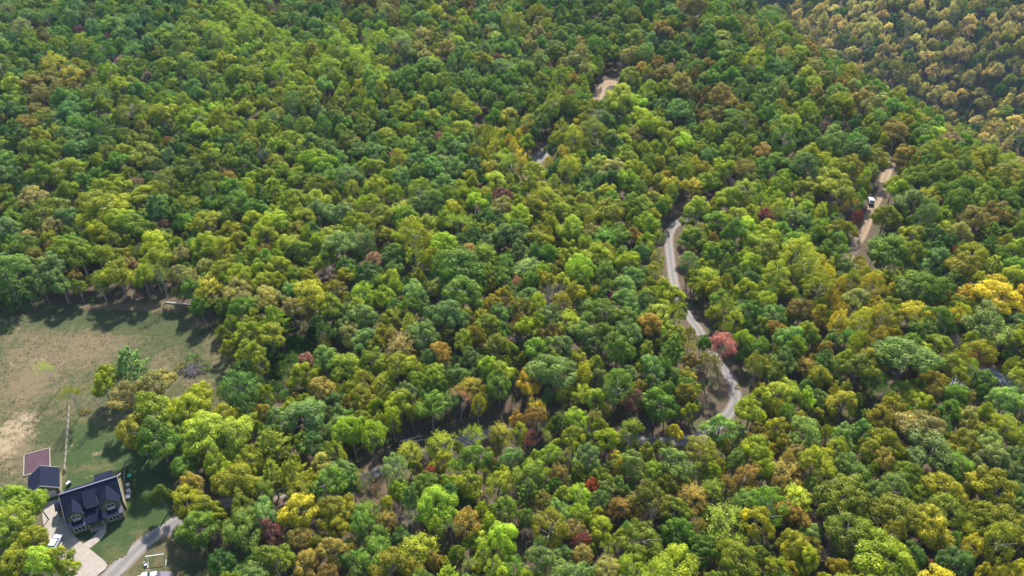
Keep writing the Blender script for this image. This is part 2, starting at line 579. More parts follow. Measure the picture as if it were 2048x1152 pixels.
def lobes_to_leaves(cen, rad, hub, r, dens, size, low=-.25, lobe_tint=None, scat=.42):
    P, NN, T = [], [], []
    for i in range(len(cen)):
        out = cen[i] - hub
        out = out / (np.linalg.norm(out) + 1e-6) * .6 + np.array([0, 0, .65])
        n = int(dens * rad[i] ** 2)
        d = unit_dirs(int(n * 1.9), r)
        d = d[(d @ out) > low][:n]
        rr = rad[i] * r.uniform(.72, 1.08, (len(d), 1))
        P.append(cen[i] + d * rr)
        NN.append(d + scat * unit_dirs(len(d), r) + np.array([0, 0, .25]))
        lt = r.uniform(.15, .85) if lobe_tint is None else lobe_tint[i]
        T.append(np.clip(lt + r.normal(0, .06, len(d)), 0, 1))
    P, NN, T = np.concatenate(P), np.concatenate(NN), np.concatenate(T)
    V, F = leaf_quads(P, NN, size * r.uniform(.7, 1.3, len(P)), r)
    return V, F, np.repeat(T, 4)

def crown_oak(r, wide=1.0, dens=165):
    """boughs carrying many rounded lobes"""
    hub = np.array([0, 0, 8.6])
    nb = r.integers(6, 10)
    cen, rad, tint = [], [], []
    a0 = r.uniform(0, 6.28)
    boughs = [(np.array([r.uniform(-.5, .5), r.uniform(-.5, .5), 10.6 + r.uniform(-.5, .6)]), 2.3)]
    for k in range(nb):
        a = a0 + k * 2 * math.pi / nb + r.uniform(-.35, .35)
        q = r.uniform(.75, 1.12) * 2.35 * wide
        boughs.append((np.array([q * math.cos(a), q * math.sin(a), 8.4 + r.uniform(-1.2, 1.3)]), r.uniform(1.45, 2.05)))
    for bc, br in boughs:
        bt = r.uniform(.2, .8)
        for d in unit_dirs(19, r):
            if d[2] < -.45:
                continue
            o = bc - hub
            if np.dot(d, o) / (np.linalg.norm(o) + .1) < -.55:
                continue
            cen.append(bc + d * br * r.uniform(.62, .95) * np.array([1, 1, .85])); rad.append(r.uniform(.6, 1.05)); tint.append(np.clip(bt + r.normal(0, .2), 0, 1))
    return lobes_to_leaves(np.array(cen), np.array(rad), hub, r, dens, .295, -.35, tint)

def crown_poplar(r):
    """tall egg with a smoother outline of small lobes"""
    hub = np.array([0, 0, 9.0])
    cen, rad = [], []
    for d in unit_dirs(95, r):
        if d[2] < -.75:
            continue
        z = d[2]
        w = 3.3 * (1 - .22 * max(z, 0))
        p = hub + np.array([d[0] * w, d[1] * w, z * 5.6]) * r.uniform(.72, 1.0)
        cen.append(p); rad.append(r.uniform(.6, .95))
    return lobes_to_leaves(np.array(cen), np.array(rad), hub, r, 140, .245, -.3, None, .55)

def crown_dome(r):
    """rounded maple like dome, finer and more even"""
    hub = np.array([0, 0, 8.2])
    cen, rad = [], []
    off = unit_dirs(4, r) * .9
    for d in unit_dirs(120, r):
        if d[2] < -.5:
            continue
        p = hub + off[r.integers(4)] * .7 + np.array([d[0] * 3.3, d[1] * 3.3, d[2] * 3.9]) * r.uniform(.7, 1.0)
        cen.append(p); rad.append(r.uniform(.5, .9))
    return lobes_to_leaves(np.array(cen), np.array(rad), hub, r, 140, .245, -.3, None, .5)

def crown_fan(r):
    """layered sprays reaching up and out, tips apart (spiky outline)"""
    hub = np.array([0, 0, 7.0])
    P, NN, T = [], [], []
    for k in range(70):
        d = unit_dirs(1, r)[0]; d[2] = abs(d[2]) * .9 - .1
        d /= np.linalg.norm(d)
        L = r.uniform(.75, 1.05)
        tip = hub + np.array([d[0] * 4.1, d[1] * 4.1, d[2] * 4.9]) * L
        tt = r.uniform(.15, .9)
        n = 85
        s = r.uniform(.55, 1.0, n) ** .8
        p = hub + (tip - hub) * s[:, None] + r.normal(0, .34, (n, 3)) * np.array([1, 1, .6])
        P.append(p); NN.append(np.tile(d * .5 + np.array([0, 0, .7]), (n, 1)) + .6 * unit_dirs(n, r)); T.append(np.clip(tt + r.normal(0, .15, n), 0, 1))
    P, NN, T = np.concatenate(P), np.concatenate(NN), np.concatenate(T)
    V, F = leaf_quads(P, NN, .33 * r.uniform(.7, 1.3, len(P)), r)
    return V, F, np.repeat(T, 4)

def crown_sparse(r, tips, dens=9):
    """thin foliage over visible branches"""
    P, T = [], []
    for p in tips:
        n = r.poisson(dens)
        P.append(p + r.normal(0, .34, (n, 3))); T.append(np.clip(r.uniform(.2, .9) + r.normal(0, .15, n), 0, 1))
    P, T = np.concatenate(P), np.concatenate(T)
    V, F = leaf_quads(P, unit_dirs(len(P), r) + np.array([0, 0, .6]), .30 * r.uniform(.7, 1.3, len(P)), r)
    return V, F, np.repeat(T, 4)

def crown_pine(r, H=14.5):
    """whorls of feathery boughs, long narrow sprays"""
    P, NN, T, D = [], [], [], []
    z = 4.2
    while z < H - .4:
        f = (z - 4.2) / (H - 4.2)
        reach = 3.7 * (1 - f) ** .75 * (1 if f > .12 else .75) + .35
        nb = r.integers(4, 7)
        a0 = r.uniform(0, 6.28)
        for k in range(nb):
            a = a0 + k * 6.28 / nb + r.uniform(-.3, .3)
            rc = reach * r.uniform(.7, 1.15)
            d = np.array([math.cos(a), math.sin(a), r.uniform(.02, .35)])
            n = int(26 * rc + 14)
            s = r.uniform(.25, 1, n) ** .7
            side = np.array([-d[1], d[0], 0])
            p = np.array([0, 0, z]) + d * (s * rc)[:, None] + side * (r.normal(0, .30, n) * rc * .55 * (1.15 - s))[:, None]
            p[:, 2] += r.normal(.12, .13, n)
            P.append(p); NN.append(np.array([0, 0, 1.0]) + .8 * unit_dirs(n, r)); T.append(np.clip(r.uniform(.2, .8) + r.normal(0, .15, n), 0, 1))
        z += r.uniform(.55, .95) * (1 - .35 * f)
    P, NN, T = np.concatenate(P), np.concatenate(NN), np.concatenate(T)
    V, F = leaf_quads(P, NN, .50 * r.uniform(.7, 1.3, len(P)), r, .42)
    return V, F, np.repeat(T, 4)

def crown_shrub(r):
    hub = np.array([0, 0, .8])
    cen, rad = [], []
    for d in unit_dirs(40, r):
        if d[2] < -.2:
            continue
        cen.append(hub + np.array([d[0] * 2.9, d[1] * 2.9, d[2] * 1.9]) * r.uniform(.5, 1.0)); rad.append(r.uniform(.5, .95))
    return lobes_to_leaves(np.array(cen), np.array(rad), hub, r, 48, .40, -.4, None, .8)

def branch_tree(r, H, spread, levels, trunk_r, split=3, start=.42, up=.35):
    """tapered trunk with forking limbs; returns the MB and the twig tips"""
    mb = MB(); tips = []
    def grow(p, d, L, rad, lev):
        n = 3
        pts, rr = [p], [rad]
        q, dd = p, d
        for i in range(n):
            dd = (dd + Vector(r.normal(0, .13, 3).tolist()) + Vector((0, 0, .06))).normalized()
            q = q + dd * (L / n)
            pts.append(q); rr.append(max(.012, rad * (1 - .5 * (i + 1) / n)))
        mb.tube(pts, rr, 5 if lev < 2 else 3)
        if lev >= levels:
            tips.append(np.array(q)); tips.append(np.array(pts[2]))
            return
        m = split + int(r.integers(0, 2))
        for k in range(m):
            t = pts[-1] if k < 2 else pts[2]
            a = 2 * math.pi * (k + r.uniform(0, .6)) / m
            s = Vector((math.cos(a), math.sin(a), 0))
            nd = (dd * .55 + s * spread * r.uniform(.6, 1.2) + Vector((0, 0, up))).normalized()
            grow(t, nd, L * r.uniform(.58, .80), rr[-1] * .80, lev + 1)
    lean = Vector((r.normal(0, .04), r.normal(0, .04), 1)).normalized()
    grow(Vector((0, 0, -.6)), lean, H * start + .6, trunk_r, 0)
    return mb, tips

VAR = {}                                     # variant name -> dict(trunk mesh, crown mesh)
def add_variant(name, kind, trunk_mb, crown, bark='bark', H=14.0):
    tr = bpy.data.meshes.new('trunk')
    tr.from_pydata(trunk_mb.v, [], trunk_mb.f)
    tr.materials.append(M[bark])
    tr.polygons.foreach_set('use_smooth', np.ones(len(tr.polygons), bool))
    cr = None
    if crown is not None:
        V, F, T = crown
        cr = bpy.data.meshes.new('crown')
        cr.from_pydata(V.tolist(), [], F.tolist())
        cr.materials.append(M['leaf'])
        a = cr.attributes.new('tint', 'FLOAT', 'POINT')
        a.data.foreach_set('value', T.astype(np.float32))
    # the same tree as one mesh, for the far mass of the forest
    k = len(trunk_mb.v)
    VV = trunk_mb.v + (V.tolist() if crown is not None else [])
    FF = trunk_mb.f + ((F + k).tolist() if crown is not None else [])
    j = bpy.data.meshes.new('forest_tree')
    j.from_pydata(VV, [], FF)
    j.materials.append(M[bark]); j.materials.append(M['leaf'])
    j.polygons.foreach_set('material_index', np.array([0] * len(trunk_mb.f) + [1] * (len(FF) - len(trunk_mb.f)), np.int32))
    a = j.attributes.new('tint', 'FLOAT', 'POINT')
    a.data.foreach_set('value', np.concatenate([np.zeros(k), T if crown is not None else np.zeros(0)]).astype(np.float32))
    VAR[name] = dict(kind=kind, trunk=tr, crown=cr, joined=j, H=H)

def limb_trunk(r, H, tr):
    mb = MB()
    top = Vector((r.normal(0, .3), r.normal(0, .3), H * .72))
    mb.tube([(0, 0, -.8), (0.02, .03, .4), tuple(top * .5), tuple(top)], [tr * 1.35, tr, tr * .7, tr * .3], 7)
    for k in range(7):
        a = k * .9 + r.uniform(0, .5)
        z = H * r.uniform(.34, .6)
        L = r.uniform(2.0, 3.4)
        p0 = Vector((top.x * z / (H * .72), top.y * z / (H * .72), z))
        p1 = p0 + Vector((math.cos(a) * L * .5, math.sin(a) * L * .5, L * .45))
        p2 = p0 + Vector((math.cos(a) * L, math.sin(a) * L, L * .8))
        mb.tube([tuple(p0), tuple(p1), tuple(p2)], [tr * .45, tr * .3, tr * .1], 5)
    return mb

vr = np.random.default_rng(21)
for i in range(9):
    add_variant(f'oak{i}', 'broadleaf_tree', limb_trunk(vr, 14, .28), crown_oak(vr, vr.uniform(.9, 1.12)))
for i in range(4):
    add_variant(f'poplar{i}', 'poplar_tree', limb_trunk(vr, 15, .24), crown_poplar(vr), 'bark_pale')
for i in range(4):
    add_variant(f'dome{i}', 'maple_tree', limb_trunk(vr, 13, .22), crown_dome(vr))
for i in range(3):
    add_variant(f'fan{i}', 'broadleaf_tree', limb_trunk(vr, 13, .22), crown_fan(vr))
for i in range(3):
    mb, tips = branch_tree(vr, 14, .75, 3, .24, 3, .40, .30)
    add_variant(f'sparse{i}', 'thin_tree', mb, crown_sparse(vr, tips, 8 + 5 * i), 'bark_pale')
for i in range(3):
    mb, tips = branch_tree(vr, 13, .85, 5, .24, 3, .30, .32)
    add_variant(f'bare{i}', 'bare_tree', mb, None, ['twig', 'bark_pale', 'twig'][i])
for i in range(3):
    mb = MB(); mb.tube([(0, 0, -.6), (0, 0, 6), (.1, 0, 14)], [.24, .18, .04], 7)
    add_variant(f'pine{i}', 'pine_tree', mb, crown_pine(vr))
for i in range(3):
    mb = MB(); mb.tube([(0, 0, -.3), (.1, .1, 1.4)], [.09, .03], 5)
    add_variant(f'shrub{i}', 'shrub', mb, crown_shrub(vr), H=3)
def tuft(r):
    mb = MB()
    for k in range(9):
        a, q = r.uniform(0, 6.28), r.uniform(0, .5)
        x, y = q * math.cos(a), q * math.sin(a)
        b = r.uniform(0, 6.28); w = .09
        tx, ty = x + r.normal(0, .22), y + r.normal(0, .22)
        mb.poly([(x - w * math.cos(b), y - w * math.sin(b), -.05), (x + w * math.cos(b), y + w * math.sin(b), -.05), (tx, ty, r.uniform(.35, .7))])
    return mb
for i in range(3):
    tb = tuft(vr)
    add_variant(f'tuft{i}', 'tuft', MB(), (np.array(tb.v), np.array(tb.f), np.repeat(vr.uniform(.1, .9, 9), 3)), H=.6)
FAMILY = {}
for k in VAR:
    FAMILY.setdefault(k.rstrip('0123456789'), []).append(k)
# where the middle of the crown is, and the nominal size of the variant
MID = dict(oak=9.0, poplar=9.6, dome=8.6, fan=8.8, sparse=9.0, bare=7.6, pine=9.0, shrub=1.4, tuft=.3)
WID = {}
for k, v in VAR.items():
    me = v['crown'] or v['trunk']
    co = np.empty(len(me.vertices) * 3); me.vertices.foreach_get('co', co); co = co.reshape(-1, 3)
    rad = np.sort(np.hypot(co[:, 0], co[:, 1]))
    WID[k] = 2 * rad[int(len(rad) * .97)]
    v['top'] = co[:, 2].max()

# ------------------------------------------------------------------ leaf colours
PAL = dict(g=(.082, .150, .015), d=(.054, .112, .020), t=(.108, .180, .042), o=(.122, .160, .011), y=(.182, .225, .010), l=(.215, .285, .022),
           Y=(.31, .275, .016), q=(.185, .185, .010), b=(.170, .130, .026), k=(.215, .200, .052), r=(.25, .060, .034), c=(.14, .044, .046),
           p=(.25, .140, .100), a=(.225, .155, .026), B=(.2, .18, .12), s=(.20, .25, .085), m=(.27, .105, .098), K=(.40, .335, .105))  # K: brighter khaki, with sunlight on the far crowns put into it
CNAME = dict(g='mid green', d='dark green', t='blue-green', o='olive green', y='yellow-green', l='lime green', Y='golden yellow', q='olive gold', b='bronze brown',
             k='khaki', r='red', m='pink-red', c='dark crimson', p='pink-brown', a='orange', B='leafless', K='pale khaki', s='pale thin-leaved')

# crowns read off the place: x y width colour [colour family]
SPEC_TXT = """
213 83 40 c D;157 63 20 c D;440 73 45 l P;493 50 40 l P;490 70 40 l P;225 55 70 g;153 128 28 Y;95 128 30 k;330 228 70 y;365 248 45 y;397 262 50 y;463 222 45 y;493 215 45 y;413 213 40 l;135 338 85 y;165 365 60 g;275 370 32 p D;460 360 38 a D;497 283 45 q;337 288 35 a;130 273 55 t;22 168 60 y;65 168 50 b;147 177 32 b;262 167 32 k;77 225 55 b;140 220 55 t;290 310 75 o;370 335 75 o;425 320 60 o;490 333 60 g;15 322 60 t;205 290 60 g;253 273 50 o;335 310 45 t;367 300 35 d;
520 67 38 l P;577 83 42 l P;594 107 38 l P;549 120 34 l P;575 123 30 l P;562 140 42 l P;679 97 60 l P;662 113 40 y P;659 137 55 l P;719 117 55 l P;735 113 28 l P;625 83 40 g;629 133 40 y;592 157 50 l;762 83 38 l P;805 87 45 s P;779 110 28 t P;839 97 34 k;889 100 55 b;917 87 40 y;905 127 28 t P;929 160 52 g;975 103 24 t P;962 100 24 t P;995 123 30 c D;1005 97 30 l;792 103 22 c D;849 133 70 g;749 153 70 l;612 193 70 y;799 220 52 y;939 222 52 y;942 193 35 g;879 277 32 p D;792 313 26 p D;989 300 38 Y P;1019 290 30 Y P;992 363 55 l;635 320 80 y;529 253 50 y;532 353 60 y;602 367 65 o;655 343 60 g;715 363 55 t;755 373 60 y;745 337 55 y;805 353 55 t;839 300 50 g;679 317 40 t;589 310 60 o;579 280 65 y;619 283 45 t;679 240 60 g;745 300 50 t;785 287 45 y;695 280 60 o;849 277 50 g;912 300 55 t;952 330 45 t;865 337 60 t;
1236 128 40 B B;1192 35 22 B B;1200 63 42 g;1120 43 32 g;1150 33 45 g;1079 43 30 k;1097 137 28 c D;1120 137 20 c D;1142 192 28 p D;1146 160 40 a;1177 157 28 y;1144 123 65 k;1200 127 22 g P;1187 127 16 o P;1237 190 65 l;1214 210 45 l;1271 207 50 l;1281 232 52 l;1171 217 45 y;1167 243 45 q;1204 237 55 t;1147 277 48 Y P;1127 263 42 q P;1224 277 42 k;1196 307 42 d;1354 220 65 t;1367 287 58 l;1324 253 45 y;1274 333 30 y;1344 370 50 Y;1407 337 40 Y;1434 343 35 y;1421 362 60 y;1357 330 55 o;1341 293 24 q;1467 283 48 y;1464 253 58 o;1444 190 70 b;1361 167 60 b;1324 147 50 b;1284 140 42 a;1381 187 50 b;1067 340 60 y;1044 320 40 Y P;1027 300 30 Y P;1047 265 32 a;1104 297 34 d;1451 307 50 o;1421 310 45 t;1044 140 60 g;1031 200 50 g;1101 227 45 o;1134 315 22 Y P;1287 317 28 y;1324 60 55 b;1354 103 55 g;1517 150 45 g;
1706 233 28 q;1736 247 38 y;1593 237 30 y;1783 165 14 p D;1703 263 32 B B;1676 253 30 B B;1650 200 35 B B;1813 240 22 B B;1650 323 50 y;1653 337 30 l P;1729 353 30 l P;1676 370 95 y;1790 367 48 y;1830 347 60 o;1816 313 60 b;1953 317 50 q;1936 277 60 q;1996 353 50 q;1846 287 45 g;1696 180 50 b;1743 213 60 k;1826 213 60 g;1753 180 60 g;1900 233 55 b;1796 263 60 b;
197 411 95 y;225 440 60 y;187 454 45 y;87 424 75 o;100 457 50 k;130 437 55 t;260 454 65 o;310 424 60 d N;413 444 60 q;370 447 45 g;310 461 28 p D;333 454 24 p D;463 457 38 q;480 481 42 q;407 487 55 y;313 487 60 y;313 517 55 y;363 507 40 k;107 497 32 b D;47 494 60 g;30 531 60 t;97 537 60 t;157 507 70 o;210 511 50 o;243 514 40 q;363 547 45 k;407 537 38 k;443 541 55 y;480 584 60 k;400 611 35 g;20 570 50 d N;477 404 60 g;377 407 50 o;500 510 50 y;487 667 60 y;497 700 55 y;447 667 30 o;480 744 45 d;17 454 60 t;260 727 62 t N;213 747 45 y;97 737 40 l S;183 785 38 y S;205 772 44 y;
137 788 45 y S;257 795 70 k;300 775 78 k;300 818 95 y;273 861 78 q;312 868 90 g;396 792 60 y;385 820 75 y;410 868 84 l;470 868 84 l;443 835 62 q;352 850 60 o;430 925 62 y;500 920 60 y;400 1012 60 q;520 985 55 o;350 955 32 a;383 975 50 a;370 1001 65 q;393 1051 75 g;467 961 85 q;487 1051 80 g;443 1128 55 d;320 988 40 g;30 1001 65 l;74 1003 40 l;34 1035 66 l;20 1068 60 l;62 1078 50 q;118 1114 50 y;85 1125 62 l;27 1128 60 q;136 1140 44 y;
652 544 55 B B;832 511 50 l S;909 444 60 l S;692 554 36 q;745 524 40 p;532 506 32 a D;622 587 70 q;585 617 45 k;659 614 50 o;532 601 60 k;532 564 50 y;540 667 55 y;560 531 45 y;599 504 48 o;652 514 45 y;745 461 60 q;762 434 55 y;809 431 50 y;809 474 40 y;782 507 50 d;679 484 70 t;729 551 55 d;789 541 38 d;759 567 28 l;912 531 100 g;972 547 45 o;835 551 28 y;872 571 45 k;929 584 85 g;889 627 75 t;825 584 50 t;822 614 45 g;785 631 40 q F;732 631 55 t;742 604 30 l;772 594 45 y;815 651 36 l N;849 671 60 t;799 691 70 b F;732 681 55 t;705 667 50 k;652 711 55 t;645 694 28 b D;612 727 35 p D;605 751 55 y;692 737 65 o;792 734 65 y;879 704 42 a D;942 714 42 t;925 684 48 y;989 694 60 o;995 747 55 l;915 747 45 t;869 747 50 o;992 624 45 t;1009 591 40 q;979 597 24 p B;959 631 35 q F;999 411 45 k;955 407 45 y;975 434 40 d;652 661 30 d P;589 724 20 d P;639 424 60 t;609 441 50 y;545 451 65 y;532 474 55 y;579 404 60 y;639 401 55 y;1009 544 28 p B;1009 567 35 g;
1062 399 28 l P;1044 501 45 t;1071 484 55 q;1137 494 40 l;1147 444 32 l;1097 441 34 q;1077 464 35 q;1297 444 45 y;1274 451 30 l;1254 457 18 b;1294 481 32 y;1320 477 30 y S;1394 414 42 l;1377 437 35 g;1477 434 42 l;1434 444 45 g;1384 487 58 g;1424 481 25 b;1454 501 45 g;1507 487 60 l;1531 474 40 l;1487 517 32 l;1416 551 48 y F;1429 577 38 q;1461 614 48 l S;1497 581 50 y;1467 554 42 g;1491 624 60 g;1440 688 52 m D;1297 651 46 a;1344 701 48 g N;1444 734 36 g N;1294 697 32 l;1355 597 50 y;1351 631 38 l S;1362 624 32 y;1267 554 50 t;1254 571 45 t;1204 597 36 g;1254 664 60 t;1167 664 50 t;1207 661 45 g;1104 631 55 t;1137 641 50 y F;1104 664 36 b;1044 617 45 b;1117 691 55 t;1187 694 45 d;1221 691 26 p B;1194 727 30 l;1067 701 50 g;1111 737 80 t;1037 681 36 p B;1047 741 28 p B;1034 567 24 p D;1097 567 40 q;1127 561 34 l;1054 597 50 t;1054 654 42 y;1157 721 45 y;1397 754 60 q;1354 671 45 q;1415 717 50 t;1381 721 30 b;1300 735 50 t;1231 754 35 g;1194 757 40 t;1214 421 60 q;1174 467 50 k;1117 417 45 y;1200 514 60 y;1257 524 50 y;1167 524 40 y;1237 477 45 g;1310 557 30 k S;1500 684 50 k;1517 717 55 q;1520 651 40 g;
1556 407 32 l P;1552 421 30 l P;1541 484 30 l P;1643 427 26 l P;1679 457 55 y;1586 434 45 t;1562 464 45 g;1626 477 28 d P;1602 474 40 g;1703 414 42 a S;1714 434 22 c D;1669 484 50 g;1589 504 65 l P;1612 534 55 l P;1556 547 50 l P;1639 574 55 q P;1659 554 28 Y P;1676 574 26 Y P;1699 564 34 q P;1729 554 30 q P;1746 574 45 Y P;1713 597 55 k;1663 604 26 Y P;1676 624 24 Y P;1673 644 36 Y P;1723 644 45 Y P;1769 637 46 q P;1753 677 32 Y P;1786 671 38 q;1729 687 30 y P;1706 681 28 y P;1713 701 26 y P;1649 697 34 b;1639 647 26 b;1549 657 38 a;1833 631 62 Y D;1843 661 55 g;1909 641 50 Y S;1939 617 36 q D;1993 597 80 Y;1979 647 95 t;1883 597 40 q;1846 574 80 g;1813 551 30 y S;1776 504 80 g;1819 474 62 y;1773 431 50 o;1863 467 45 d;1873 517 60 t;1933 531 65 q;1946 434 55 k;2029 551 45 l;1823 404 60 t;1956 704 58 y D;1913 714 30 y P;1946 721 38 a D;1973 724 26 p D;1899 727 55 q;1813 714 105 t;1933 737 30 y P;1913 757 45 q;1966 760 45 g;1649 727 40 d N;1566 717 50 t;1556 741 50 o;1613 731 42 b F;1643 751 45 q;1716 737 70 o;1579 671 60 t;1616 661 45 o;1666 677 36 t;1693 537 45 t;1906 507 20 c D;
729 798 60 q;672 805 45 t;642 781 60 b;605 835 85 t;799 805 58 y;862 815 60 g;679 851 52 t;724 841 42 o;759 845 28 y P;785 841 32 y P;919 798 48 p S;955 805 28 q P;998 770 55 g D;812 785 45 t;529 825 34 a;545 885 60 l N;589 948 60 y N;545 955 45 l N;942 865 60 l S;822 901 50 y F;792 941 62 t D;885 888 58 y F;952 911 62 g;1002 865 45 q F;909 935 34 l S;859 948 30 r D;842 968 52 g;939 971 58 y;995 965 58 q D;655 968 75 g;732 958 44 q S;760 981 30 p S;799 981 42 y;902 988 45 d N;819 1034 66 B B;592 1021 75 Y;675 1015 75 q;719 1051 60 g;679 1055 50 q;532 1028 60 t;869 1061 34 l P;902 1061 48 s S;925 1048 60 a D;832 1095 70 q F;749 1108 75 g;659 1105 60 b;545 1111 75 o;609 1128 55 b;822 1138 50 q;725 1145 55 t;935 1131 40 s S;969 1105 30 l P;999 1115 45 l S;985 1141 36 l P;1005 1021 55 g;645 928 45 k;685 915 22 Y P;685 938 50 t;772 1038 40 b F;865 1121 35 b;
1074 815 42 Y F;1074 838 44 b D;1061 878 40 c S;1087 871 28 s S;1034 841 35 a;1157 835 45 l D;1121 848 40 g;1187 838 32 k D;1147 875 50 y;1211 881 50 y;1261 868 60 o;1266 848 26 y F;1347 865 32 Y;1191 798 42 l;1267 798 42 c D;1314 801 70 g;1401 795 40 t;1371 785 45 q;1444 858 66 t;1407 905 62 o D;1354 921 65 t;1264 928 58 t;1294 908 40 o;1174 911 60 t;1107 908 42 l D;1136 908 32 l S;1061 948 70 o;1119 955 42 b D;1157 945 38 o;1051 988 50 g N;1179 975 32 r D;1159 995 46 l D;1241 1008 48 b F;1197 1001 42 t;1151 1035 46 l D;1297 991 75 o;1277 1031 28 a D;1094 1051 65 q P;1159 1081 34 c D;1207 1058 48 q;1051 1068 42 B B;1351 1061 62 g;1281 1078 85 o;1084 1121 75 t;1124 1111 45 t;1171 1115 40 k D;1211 1105 36 l S;1251 1111 40 B B;1354 1131 85 y;1391 1118 50 g;1471 1125 85 o;1384 995 60 b F;1344 958 42 b F;1424 981 48 o F;1451 1045 85 o F;1394 1055 32 b D;1497 1001 60 g F;1504 985 30 Y F;1491 951 52 b D;1454 965 34 b D;1424 945 34 y;1471 921 38 t;1504 818 55 y;1521 795 45 y;1514 898 60 y;1517 865 40 b;1237 938 22 Y P;1201 955 45 o;1234 968 30 t;1354 1018 60 o;
1573 948 66 b F;1596 991 60 l F;1556 1001 36 b;1643 911 50 y;1693 935 70 g;1679 988 95 o;1744 938 24 y D;1769 921 48 k D;1599 1035 42 b;1583 1085 62 q;1649 1101 50 B B;1616 1121 45 y;1679 1135 42 q;1693 1061 95 o;1769 1118 115 o;1859 1055 80 q;1789 1021 85 o;1949 1091 40 Y D;2013 861 56 l D;1983 888 52 t;1849 858 90 k;1856 901 90 t;1926 888 60 q;1983 975 85 q;1889 981 80 q;1819 955 60 o;2036 945 45 t;2023 915 40 t;2019 1055 80 q;1966 1055 55 o;1913 1125 70 d;1859 1131 30 c D;2033 1138 35 Y;1969 1141 30 Y;1556 788 55 l;1586 798 45 l;1616 865 70 t;1553 855 45 q;1649 865 25 y D;1689 875 50 t;1689 811 60 q;1766 838 55 q;1809 825 28 g D;1899 821 45 g;1866 785 42 b;1773 888 65 q;1736 901 55 o;1569 891 45 q;1596 911 45 k;1746 981 45 t;2036 1015 40 t;2013 800 65 t;1936 835 45 k;1866 838 30 b;1556 1141 45 q
"""
FAM = dict(D='dome', P='poplar', B='bare', S='sparse', N='pine', F='fan')

class Tree:
    __slots__ = ('x', 'y', 'z', 'w', 'hs', 'var', 'code', 'col', 'px', 'py', 'pw', 'spec', 'rot')

def colour_of(code, r):
    c = np.array(PAL[code])
    v = r.uniform(.82, 1.2)
    return tuple(np.clip(c * v * (1 + r.normal(0, .07, 3)), .008, .6))

TREES = []
tr_ = np.random.default_rng(5)
for item in SPEC_TXT.replace('\n', '').split(';'):
    p = item.split()
    if len(p) < 4:
        continue
    px, py, pw, code = float(p[0]), float(p[1]), float(p[2]), p[3]
    if py < 400 and pw > 26:
        pw *= .80
    fam = FAM[p[4]] if len(p) > 4 else 'oak'
    var = FAMILY[fam][tr_.integers(len(FAMILY[fam]))]
    # iterate: distance -> crown width -> height of the middle of the crown -> foot
    up = 10.0
    for _ in range(3):
        b = at(px, py, up)
        _, _, d = project(b.x, b.y, b.z + up)
        w = pw * 1.10 * d / F_PX
        w = min(max(w, 3.0), 17)
        ratio = {'poplar': 1.25, 'pine': 1.1, 'bare': 1.1, 'sparse': 1.2}.get(fam, 1.0)
        hs = min(1.5, max(.62, .56 + .052 * w)) * (1.0 if fam in ('oak', 'fan', 'dome') else ratio ** .5)
        up = MID[fam] * hs
    t = Tree()
    t.x, t.y, t.z, t.w, t.hs, t.var, t.code, t.px, t.py, t.pw, t.spec = b.x, b.y, b.z, w, hs, var, code, px, py, pw, True
    t.col = colour_of(code, tr_); t.rot = tr_.uniform(0, 6.283)
    TREES.append(t)

# ------------------------------------------------------------------ where the wood lets the ground be seen
CLEAR = [
    [(195, 1152), (262, 1085), (318, 1048), (362, 1026), (366, 1056), (300, 1112), (262, 1152)],
    [(728, 930), (775, 922), (772, 952), (735, 974)], [(968, 848), (1002, 852), (992, 888), (966, 886)],
    [(1370, 868), (1425, 843), (1446, 800), (1444, 765), (1452, 742), (1480, 758), (1486, 812), (1458, 850), (1395, 886)],
    [(1372, 640), (1390, 630), (1415, 665), (1396, 676)], [(1322, 448), (1368, 436), (1370, 460), (1352, 482), (1354, 562), (1336, 564), (1328, 500)],
    [(1700, 506), (1726, 455), (1740, 406), (1760, 404), (1748, 442), (1722, 506)], [(1764, 372), (1768, 350), (1782, 338), (1776, 368)],
    [(1070, 325), (1085, 298), (1100, 300), (1092, 325)], [(1184, 200), (1190, 150), (1236, 168), (1212, 188), (1200, 204)], [(952, 212), (970, 212), (978, 252), (955, 254)],
    [(1965, 750), (1985, 738), (2048, 762), (2048, 784)],
    [(0, 640), (60, 622), (130, 612), (330, 604), (395, 626), (432, 664), (440, 700), (455, 740), (430, 790), (395, 752), (340, 752), (300, 760), (235, 790), (225, 830), (240, 930), (300, 905), (335, 960), (345, 1030), (215, 1140), (170, 1152), (155, 1090), (120, 1010), (60, 990), (0, 960)],
    [(540, 690), (600, 650), (640, 670), (590, 740), (560, 790), (545, 760)],
    [(765, 925), (800, 898), (880, 872), (900, 880), (795, 928)], [(1030, 815), (1062, 785), (1072, 800), (1040, 830)],
    [(1330, 860), (1400, 835), (1432, 790), (1440, 800), (1420, 850), (1350, 885)], [(380, 1100), (440, 1060), (470, 1090), (420, 1152), (380, 1152)],
    [(1466, 742), (1500, 752), (1500, 800), (1484, 832), (1478, 800)],
    [(280, 1120), (340, 1095), (345, 1152), (280, 1152)],
]
mw, mh = 512, 288
mpx, mpy = np.meshgrid((np.arange(mw) + .5) * 4, (np.arange(mh) + .5) * 4)
MASK = np.zeros((mh, mw), bool)
for poly in CLEAR:
    MASK |= inside(mpx, mpy, poly)

def covers_clear(px, py, rx, ry):
    for fx, fy in ((0, 0), (.8, 0), (-.8, 0), (0, .8), (0, -.8), (.55, .55), (-.55, .55), (.55, -.55), (-.55, -.55)):
        i, j = int((px + fx * rx) / 4), int((py + fy * ry) / 4)
        if 0 <= i < mw and 0 <= j < mh and MASK[j, i]:
            return True
    return False

def near_road(x, y):
    for L, w in ROADS:
        if np.min((L[:, 0] - x) ** 2 + (L[:, 1] - y) ** 2) < w * w:
            return True
    return False

